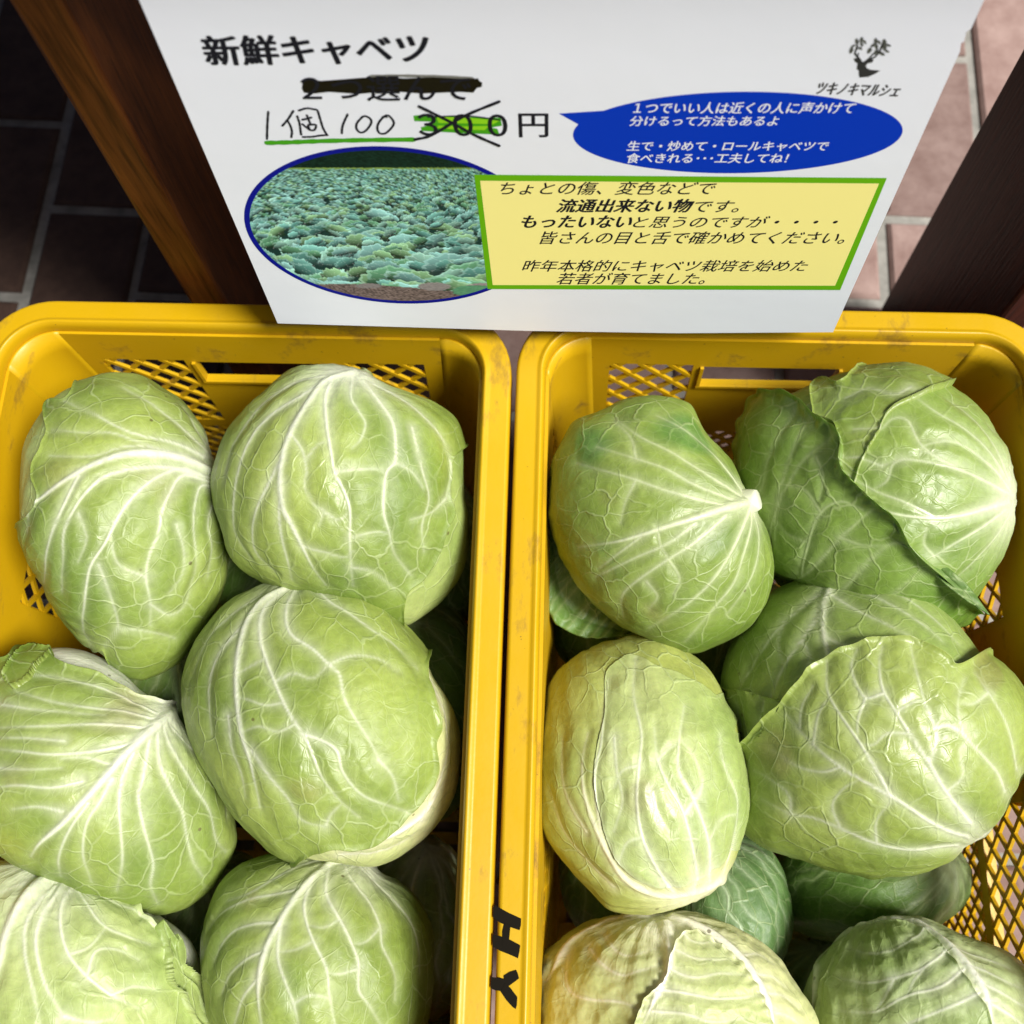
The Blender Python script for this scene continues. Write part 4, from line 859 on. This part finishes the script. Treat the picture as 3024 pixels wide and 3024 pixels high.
# --- right crate, back right: head with a big folded leaf
h = Head(A5((1480, 318), (1560, 338), (1640, 380), (1720, 438), (1790, 505), (1840, 575), (1875, 650), (1890, 730), (1893, 800), (1885, 870), (1860, 950), (1820, 1030), (1770, 1110), (1700, 1190), (1620, 1240), (1500, 1250), (1380, 1215), (1250, 1160), (1130, 1110), (985, 1035), (930, 940), (903, 850), (887, 740), (884, 620), (895, 500), (965, 430), (1080, 398), (1240, 338), (1340, 328), (1420, 322)), .678, .90, pole=A5((1885, 795))[0])
c = cabbage("cabbage wrapped in a big dark folded leaf, back right of the right crate", h)
vs = V(h, A5, (5.2, 1.6, [(1890, 795), (1750, 842), (1650, 862), (1550, 862), (1430, 842), (1300, 790)]), (3.6, 1.3, [(1885, 780), (1800, 730), (1700, 682), (1600, 655), (1480, 640), (1400, 665)]), (3, 1.2, [(1885, 770), (1820, 680), (1720, 600), (1640, 570), (1540, 570)]),
  (2.8, 1.1, [(1880, 745), (1800, 620), (1700, 530), (1600, 470), (1500, 400)]), (2.8, 1.1, [(1875, 720), (1820, 600), (1740, 500), (1650, 430)]), (3.4, 1.3, [(1885, 812), (1780, 900), (1680, 962), (1600, 1012)]), (3, 1.2, [(1885, 830), (1830, 932), (1745, 1030), (1680, 1095)]),
  (2, 1, [(1700, 682), (1560, 600), (1500, 500), (1440, 490), (1390, 530), (1300, 540)]), (2.2, 1, [(1600, 862), (1480, 800), (1380, 762), (1260, 695)]), (1.8, .9, [(1480, 640), (1440, 660), (1420, 720), (1360, 760)]), (1.6, .9, [(1400, 665), (1330, 640), (1270, 640)]),
  (2.4, 1, [(1880, 700), (1850, 600), (1790, 520)]), (2, .9, [(1600, 1012), (1560, 960), (1570, 900)]), (1.6, .9, [(1640, 570), (1560, 590), (1540, 640)]), (1.6, .9, [(1500, 400), (1440, 420), (1350, 400), (1270, 430)]))
head_body(h, "head", vs, ((.27, .40, .09), (.38, .50, .14), (.74, .80, .54)), 81, c, crumple=.6, whiten=.32)
dv = V(h, A5, (2.8, 1.2, [(1060, 1100), (1150, 1040), (1250, 932), (1370, 825)]), (2.6, 1.2, [(985, 960), (1010, 850), (1050, 742), (1120, 640), (1235, 560)]), (2.2, 1, [(960, 760), (990, 640), (1040, 540), (1090, 470)]), (2.4, 1.1, [(1110, 1060), (1130, 950), (1175, 840), (1250, 800), (1330, 830)]),
  (1.8, 1, [(1160, 640), (1182, 700), (1172, 790)]), (2.2, 1, [(1010, 940), (1025, 760), (1092, 570), (1150, 500)]), (2.2, 1, [(1250, 1130), (1330, 1040), (1420, 960), (1500, 940)]), (2, 1, [(1400, 1190), (1470, 1110), (1560, 1040)]), (1.6, .9, [(1130, 950), (1060, 920), (1012, 860)]), (1.6, .9, [(1175, 840), (1120, 760), (1052, 742)]), (1.6, .9, [(1250, 932), (1330, 960), (1420, 960)]))
overlay(h, "folded_leaf", A5((885, 640), (893, 490), (1000, 425), (1110, 445), (1165, 500), (1240, 545), (1262, 600), (1258, 680), (1370, 795), (1450, 860), (1500, 960), (1600, 1050), (1700, 1140), (1745, 1190), (1620, 1245), (1400, 1220), (1200, 1150), (985, 1035), (895, 850)), A5((1150, 850))[0], dv, ((.20, .34, .06), (.30, .43, .10), (.58, .68, .36)), 83, c, lift=.005, edge=.004, base=.003, ruffle=.0025, crumple=.6, whiten=0, wrapmin=.99, rough=.006, wrap=1.75)
overlay(h, "upper_leaf", A5((1160, 500), (1150, 420), (1165, 372), (1250, 390), (1340, 330), (1480, 318), (1640, 380), (1500, 430), (1420, 480), (1380, 560), (1330, 640), (1300, 720), (1290, 760), (1252, 690), (1248, 600), (1230, 520)), A5((1300, 520))[0], vs, GREEN, 85, c, lift=.0012, edge=.0012, base=.0035, ruffle=.0008, crumple=.8, whiten=0, wrapmin=.985, rough=.02)
ribbon_leaf(h, "curled_leaf_margin", A5((1250, 560), (1270, 660), (1380, 800), (1480, 930), (1590, 1060), (1690, 1140)), A5((1262, 545), (1300, 680), (1405, 790), (1500, 890), (1590, 1000), (1690, 1090), (1760, 1185)), .064, .052, DEEP, 88, c, ns=220, roll=.004)
# --- right crate, middle left: yellowish tall head
h = Head(A7((440, 52), (530, 40), (600, 58), (680, 108), (740, 158), (782, 222), (805, 290), (840, 345), (855, 430), (868, 500), (880, 600), (880, 690), (868, 770), (835, 880), (785, 965), (710, 1010), (620, 1045), (540, 1058), (450, 1052), (380, 1032), (325, 970), (260, 905), (198, 830), (150, 750), (125, 640), (118, 540), (128, 420), (150, 320), (182, 215), (240, 150), (330, 90)), .652, .88, pole=A7((700, 1003))[0])
c = cabbage("tall yellowish pale cabbage with a white looping base rib, beside the divider in right crate", h)
vs = V(h, A7, (7.5, 1.8, [(800, 935), (740, 975), (640, 995), (540, 985), (450, 935), (390, 855), (335, 745), (290, 620), (282, 500), (300, 400)]), (4.0, 1.3, [(540, 985), (430, 905), (360, 780), (332, 640), (330, 540), (352, 430), (362, 300), (375, 200)]),
  (3.6, 1.3, [(620, 990), (560, 900), (502, 780), (482, 650), (490, 520), (500, 400), (470, 250), (480, 120)]), (3.4, 1.2, [(690, 985), (700, 900), (655, 700), (602, 600), (560, 500), (548, 380)]), (3, 1.2, [(750, 960), (745, 800), (690, 640), (640, 540), (640, 420), (660, 300)]),
  (2.8, 1.1, [(800, 930), (842, 800), (850, 650), (802, 500), (790, 400)]), (2.4, 1, [(300, 760), (240, 660), (212, 560), (205, 420)]), (2.2, 1, [(400, 960), (300, 860), (220, 760), (170, 620)]), (2, 1, [(660, 700), (720, 600), (700, 500), (640, 420)]),
  (1.8, .9, [(540, 620), (560, 700), (600, 760)]), (1.8, .9, [(400, 420), (410, 550), (430, 650), (400, 760)]), (1.6, .9, [(490, 520), (430, 540), (400, 600)]), (1.6, .9, [(745, 800), (800, 720), (845, 700)]), (1.6, .9, [(502, 780), (450, 800), (420, 860)]), (1.6, .9, [(560, 500), (600, 460), (640, 440)]))
head_body(h, "head", vs, ((.46, .52, .13), (.60, .64, .22), (.86, .86, .56)), 91, c, crumple=.5, whiten=.28)
overlay(h, "outer_leaf", A7((358, 180), (420, 130), (480, 100), (492, 130), (600, 160), (700, 210), (760, 260), (812, 300), (830, 360), (835, 410), (878, 440), (850, 460), (868, 520), (880, 640), (860, 780), (800, 870), (700, 940), (560, 960), (450, 900), (380, 800), (330, 620), (330, 480), (360, 350), (365, 260)), A7((600, 560))[0], vs, PALE, 93, c, lift=.0, edge=.0004, base=.0004, ruffle=.0002, crumple=.6, whiten=.25, wrapmin=.975, rough=.016)
# --- right crate, middle right: head with a huge veined leaf across it
h = Head(A7((1240, -172), (1330, -165), (1420, -163), (1500, -143), (1580, -92), (1650, -22), (1710, 50), (1760, 115), (1815, 150), (1870, 200), (1915, 270), (1932, 350), (1925, 450), (1900, 560), (1850, 650), (1780, 740), (1700, 795), (1640, 840), (1560, 880), (1450, 905), (1330, 905), (1200, 882), (1100, 852), (1000, 822), (930, 780), (885, 715), (872, 620), (865, 500), (845, 380), (812, 260), (825, 150), (855, 60), (900, -20), (960, -90), (1050, -140), (1150, -168)), .655, .90, pole=A7((1760, 755))[0])
c = cabbage("wide cabbage with one huge net-veined leaf folded across its front, in the right crate", h)
hv = V(h, A7, (6.0, 2.2, [(1235, -170), (1190, -100), (1180, 0), (1200, 120), (1220, 200)]), (3.6, 1.4, [(1182, -60), (1100, 50), (1030, 150), (980, 265)]), (3, 1.2, [(1175, -120), (1050, -30), (955, 80), (905, 170), (870, 240)]), (2.8, 1.1, [(1205, -120), (1300, -60), (1400, -10), (1500, 40)]), (2.8, 1.1, [(1260, -155), (1400, -90), (1530, -10), (1620, 60)]),
  (2.4, 1, [(1300, -160), (1450, -110), (1570, -30), (1680, 70)]), (1.8, .9, [(1100, 50), (1130, 120), (1100, 190)]), (1.8, .9, [(1030, -20), (1010, 60), (1030, 140)]), (2, .9, [(1190, 40), (1250, 70), (1300, 80)]))
hb = head_body(h, "head", hv, ((.30, .43, .10), (.42, .54, .18), (.78, .82, .60)), 101, c, crumple=.35, whiten=0, nf=84, ns=280)
vs = V(h, A7, (5.0, 1.6, [(1770, 765), (1680, 768), (1580, 728), (1450, 640), (1350, 582), (1250, 520), (1150, 440), (1050, 330)]), (4.2, 1.5, [(1750, 760), (1640, 620), (1580, 520), (1500, 400), (1450, 320), (1402, 240), (1390, 150), (1400, 90)]),
  (3.2, 1.3, [(1430, 630), (1372, 520), (1310, 420), (1235, 310), (1202, 240), (1200, 140)]), (4.0, 1.3, [(1740, 785), (1600, 820), (1500, 828), (1380, 800), (1250, 740), (1150, 702), (1070, 690), (960, 640)]), (3.2, 1.2, [(1800, 740), (1850, 660), (1832, 560), (1780, 490), (1702, 400), (1680, 300), (1700, 200)]),
  (2.8, 1.1, [(1830, 690), (1895, 600), (1880, 450), (1850, 350), (1790, 250), (1740, 180)]), (2.4, 1.1, [(1402, 255), (1340, 270), (1302, 210), (1290, 150), (1310, 100)]), (2.4, 1.1, [(1340, 270), (1312, 350), (1312, 425)]), (2, 1, [(1580, 500), (1600, 400), (1560, 300), (1530, 200), (1500, 90)]),
  (2, 1, [(1150, 440), (1170, 330), (1215, 260)]), (2.2, 1, [(1070, 690), (1060, 620), (980, 560), (930, 535)]), (2, 1, [(1250, 520), (1180, 540), (1090, 520), (1000, 460)]), (2, 1, [(1700, 400), (1640, 370), (1590, 390)]), (2, 1, [(1450, 320), (1530, 280), (1560, 290)]), (1.8, .9, [(1500, 400), (1420, 400), (1370, 440), (1330, 440)]),
  (1.8, .9, [(1250, 740), (1220, 660), (1260, 600), (1310, 570)]), (1.8, .9, [(1380, 800), (1380, 720), (1430, 650)]), (2, .9, [(1640, 620), (1700, 560), (1690, 470), (1720, 420)]), (1.6, .9, [(1100, 380), (1110, 300), (1150, 230)]), (1.6, .9, [(1790, 250), (1740, 290), (1690, 290)]))
overlay(h, "front_leaf", A7((970, 350), (1040, 285), (1100, 215), (1150, 160), (1195, 128), (1240, 105), (1290, 88), (1380, 65), (1450, 62), (1520, 68), (1565, 95), (1640, 135), (1668, 185), (1700, 150), (1745, 125), (1800, 150), (1870, 200), (1932, 350), (1900, 560), (1780, 740), (1640, 840), (1450, 905), (1200, 882), (1000, 822), (930, 780), (880, 700), (865, 500), (920, 420)), A7((1400, 480))[0], vs, GREEN, 103, c, wrap=1.72, lift=.0014, edge=.0022, base=.003, ruffle=.0014, crumple=.45, whiten=.16, wrapmin=.965, rough=.008, nr=125, ns=520, netk=1.0)
overlay(h, "side_leaf", A7((812, 255), (850, 240), (900, 245), (960, 262), (1035, 290), (1000, 350), (950, 430), (900, 520), (865, 500), (840, 360)), A7((920, 340))[0], V(h, A7, (2, 1, [(870, 480), (890, 380), (870, 290)]), (2, 1, [(900, 450), (950, 350), (960, 280)])), GREEN, 105, c, lift=.001, edge=.002, base=.0015, crumple=.5, whiten=0, wrapmin=.97, nr=40, ns=160)
h2 = h
# --- right crate, front left: cream head, crumpled
h = Head(A7((420, 1085), (480, 1072), (560, 1075), (650, 1080), (740, 1100), (820, 1130), (900, 1178), (960, 1220), (1015, 1270), (1065, 1340), (1112, 1410), (1142, 1490), (1150, 1590), (1100, 1700), (980, 1800), (800, 1870), (600, 1890), (400, 1860), (240, 1790), (140, 1680), (98, 1560), (88, 1450), (88, 1370), (95, 1300), (125, 1230), (185, 1180), (255, 1130), (335, 1098)), .632, .90, pole=A7((560, 1100))[0])
c = cabbage("crumpled cream cabbage with thick white ribs, beside the H Y marks", h)
vs = V(h, A7, (9, 6, [(520, 1085), (430, 1092), (340, 1118), (240, 1170), (180, 1240), (130, 1320)]), (9, 6, [(620, 1095), (700, 1120), (790, 1170), (870, 1240), (930, 1320), (985, 1420), (1005, 1530)]), (8, 3, [(590, 1115), (605, 1180), (600, 1280), (560, 1370), (510, 1480)]),
  (2.6, 1.2, [(640, 1150), (700, 1185), (780, 1185)]), (2.6, 1.2, [(622, 1215), (720, 1245), (830, 1250)]), (2.6, 1.2, [(605, 1285), (690, 1315), (790, 1300), (890, 1310)]), (3, 1.3, [(570, 1360), (660, 1372), (760, 1392), (870, 1390), (950, 1380)]), (2.4, 1.2, [(540, 1440), (660, 1450), (760, 1480), (880, 1470)]),
  (3.2, 1.5, [(215, 1220), (205, 1300), (225, 1365), (300, 1395), (420, 1405), (500, 1440)]), (2.4, 1.2, [(300, 1200), (350, 1262), (420, 1302), (500, 1285), (580, 1260)]), (2.2, 1.1, [(360, 1150), (400, 1210), (460, 1230), (560, 1200)]), (2.4, 1.1, [(930, 1300), (990, 1310), (1040, 1350)]), (2.4, 1.1, [(960, 1370), (1030, 1380), (1090, 1430)]), (2.4, 1.1, [(985, 1440), (1060, 1460), (1120, 1520)]), (2.4, 1.1, [(880, 1230), (930, 1230), (980, 1260)]))
head_body(h, "head", vs, CREAM, 111, c, crumple=.95, whiten=.30, netk=.5)
overlay(h, "inner_leaf", A7((640, 1160), (700, 1150), (770, 1180), (850, 1245), (910, 1330), (960, 1430), (980, 1560), (900, 1700), (700, 1780), (520, 1740), (470, 1600), (480, 1480), (520, 1390), (585, 1330), (610, 1240)), A7((720, 1440))[0], vs, ((.56, .66, .28), (.78, .82, .46), (.92, .92, .72)), 113, c, lift=.0005, edge=.0012, ruffle=.001, crumple=1.0, whiten=0, wrapmin=.98, rough=.016, nr=90, ns=320)
# --- right crate, front right
h = Head(A7((1480, 1073), (1560, 1082), (1640, 1125), (1720, 1168), (1800, 1202), (1880, 1250), (1945, 1320), (1985, 1420), (1995, 1530), (1960, 1650), (1880, 1750), (1750, 1820), (1600, 1850), (1430, 1830), (1290, 1760), (1190, 1650), (1140, 1530), (1115, 1420), (1120, 1330), (1150, 1255), (1212, 1180), (1300, 1118), (1400, 1083)), .640, .92, pole=A7((1410, 1090))[0])
c = cabbage("pale cabbage with two thick ribs arching over it, in the bottom right corner", h)
vs = V(h, A7, (8.5, 5, [(1400, 1090), (1300, 1125), (1205, 1165), (1155, 1250), (1135, 1360), (1132, 1480)]), (8, 4, [(1440, 1085), (1500, 1085), (1590, 1130), (1675, 1215), (1745, 1305), (1792, 1400), (1815, 1510)]), (2.8, 1.2, [(1660, 1200), (1760, 1232), (1870, 1285)]), (2.8, 1.2, [(1705, 1260), (1800, 1302), (1905, 1355)]),
  (2.8, 1.2, [(1750, 1325), (1850, 1382), (1940, 1430)]), (2.8, 1.2, [(1785, 1400), (1860, 1450), (1940, 1510)]), (2.8, 1.2, [(1645, 1215), (1560, 1282), (1450, 1320), (1350, 1335), (1250, 1320)]), (2.8, 1.2, [(1710, 1280), (1620, 1352), (1500, 1382), (1380, 1442), (1250, 1440)]), (2.6, 1.2, [(1765, 1370), (1680, 1412), (1560, 1462), (1420, 1520)]),
  (2.2, 1.1, [(1560, 1140), (1480, 1200), (1380, 1230), (1290, 1210)]), (1.8, 1, [(1560, 1282), (1520, 1330), (1500, 1380)]), (1.8, 1, [(1450, 1320), (1420, 1380), (1380, 1440)]))
head_body(h, "head", vs, ((.54, .64, .34), (.72, .78, .50), (.90, .92, .76)), 121, c, shrink=.001, crumple=.8, whiten=.30, netk=.8)
overlay(h, "inner_leaf", A7((1240, 1220), (1300, 1150), (1360, 1120), (1440, 1115), (1520, 1125), (1600, 1180), (1670, 1270), (1740, 1380), (1790, 1500), (1700, 1680), (1450, 1720), (1250, 1620), (1170, 1480), (1165, 1380), (1200, 1300)), A7((1460, 1400))[0], vs, ((.42, .54, .22), (.60, .70, .38), (.88, .90, .74)), 123, c, lift=.0005, edge=.0015, ruffle=.001, crumple=1.0, whiten=0, wrapmin=.98, rough=.014)
# --- lower layer, seen in the gaps
def low(label, cx_, cy_, rx, ry, depth, pal, seed, pole, n=19, **kw):
    pts = [(cx_ + rx * math.cos(a) * (1 + .03 * math.sin(3 * a + seed)), cy_ + ry * math.sin(a)) for a in np.linspace(0, math.tau, 28, endpoint=False)]
    hh = Head(pts, depth, .85, pole=pole); cc_ = cabbage(label, hh)
    return hh, cc_, head_body(hh, "head", auto_veins(hh, n, seed), pal, seed, cc_, nf=70, ns=260, back=False, whiten=.3, **kw)
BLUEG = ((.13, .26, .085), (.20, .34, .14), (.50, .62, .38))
low("blue-green lower cabbage partly under the tall yellowish one in the right crate", 2150, 2690, 190, 235, .715, BLUEG, 131, (2080, 2500), 15)
hh, cc_, _ = low("dark green lower cabbage under the wide net-veined one, against the right lattice", 2560, 2600, 290, 200, .735, DEEP, 133, (2800, 2540), 13)
low("shaded lower cabbage between the two front cabbages of the right crate", 2420, 2960, 230, 230, .755, DEEP, 135, (2420, 2800), 15)
low("shaded yellow-green lower cabbage beside the divider, behind the bottom centre cabbage", 1225, 2740, 190, 280, .735, GREEN, 137, (1260, 2500), 15)
low("dark lower cabbage showing between four heads of the left crate", 520, 2080, 260, 230, .755, DEEP, 139, (520, 1900), 15)
low("dark lower cabbage between the diagonal-midrib head and the bottom centre head", 620, 2760, 240, 260, .750, DEEP, 141, (600, 2600), 15)
low("shaded lower cabbage beneath the right rim of the left crate, beside the glossy head", 1255, 2090, 175, 330, .755, DEEP, 143, (1150, 1850), 15)
low("shaded lower cabbage at the left wall of the right crate, under the open leaf", 1830, 2560, 180, 240, .765, DEEP, 145, (1830, 2400), 15)
low("dark lower cabbage hidden in the middle gap of the right crate", 2230, 1960, 250, 230, .765, DEEP, 147, (2230, 1780), 15)
low("dark lower cabbage in the gap below the two back heads of the left crate", 820, 1720, 240, 230, .775, DEEP, 149, (820, 1560), 15)
low("dark lower cabbage in the gap at the back right corner of the left crate", 1290, 1640, 150, 240, .79, DEEP, 151, (1260, 1450), 15)
low("shaded lower cabbage behind the darker green head at the back of the right crate", 1830, 1780, 210, 230, .775, DEEP, 153, (1830, 1600), 15)
low("shaded lower cabbage at the front beside the divider in the left crate", 1120, 3010, 230, 190, .73, DEEP, 155, (1120, 2880), 15)
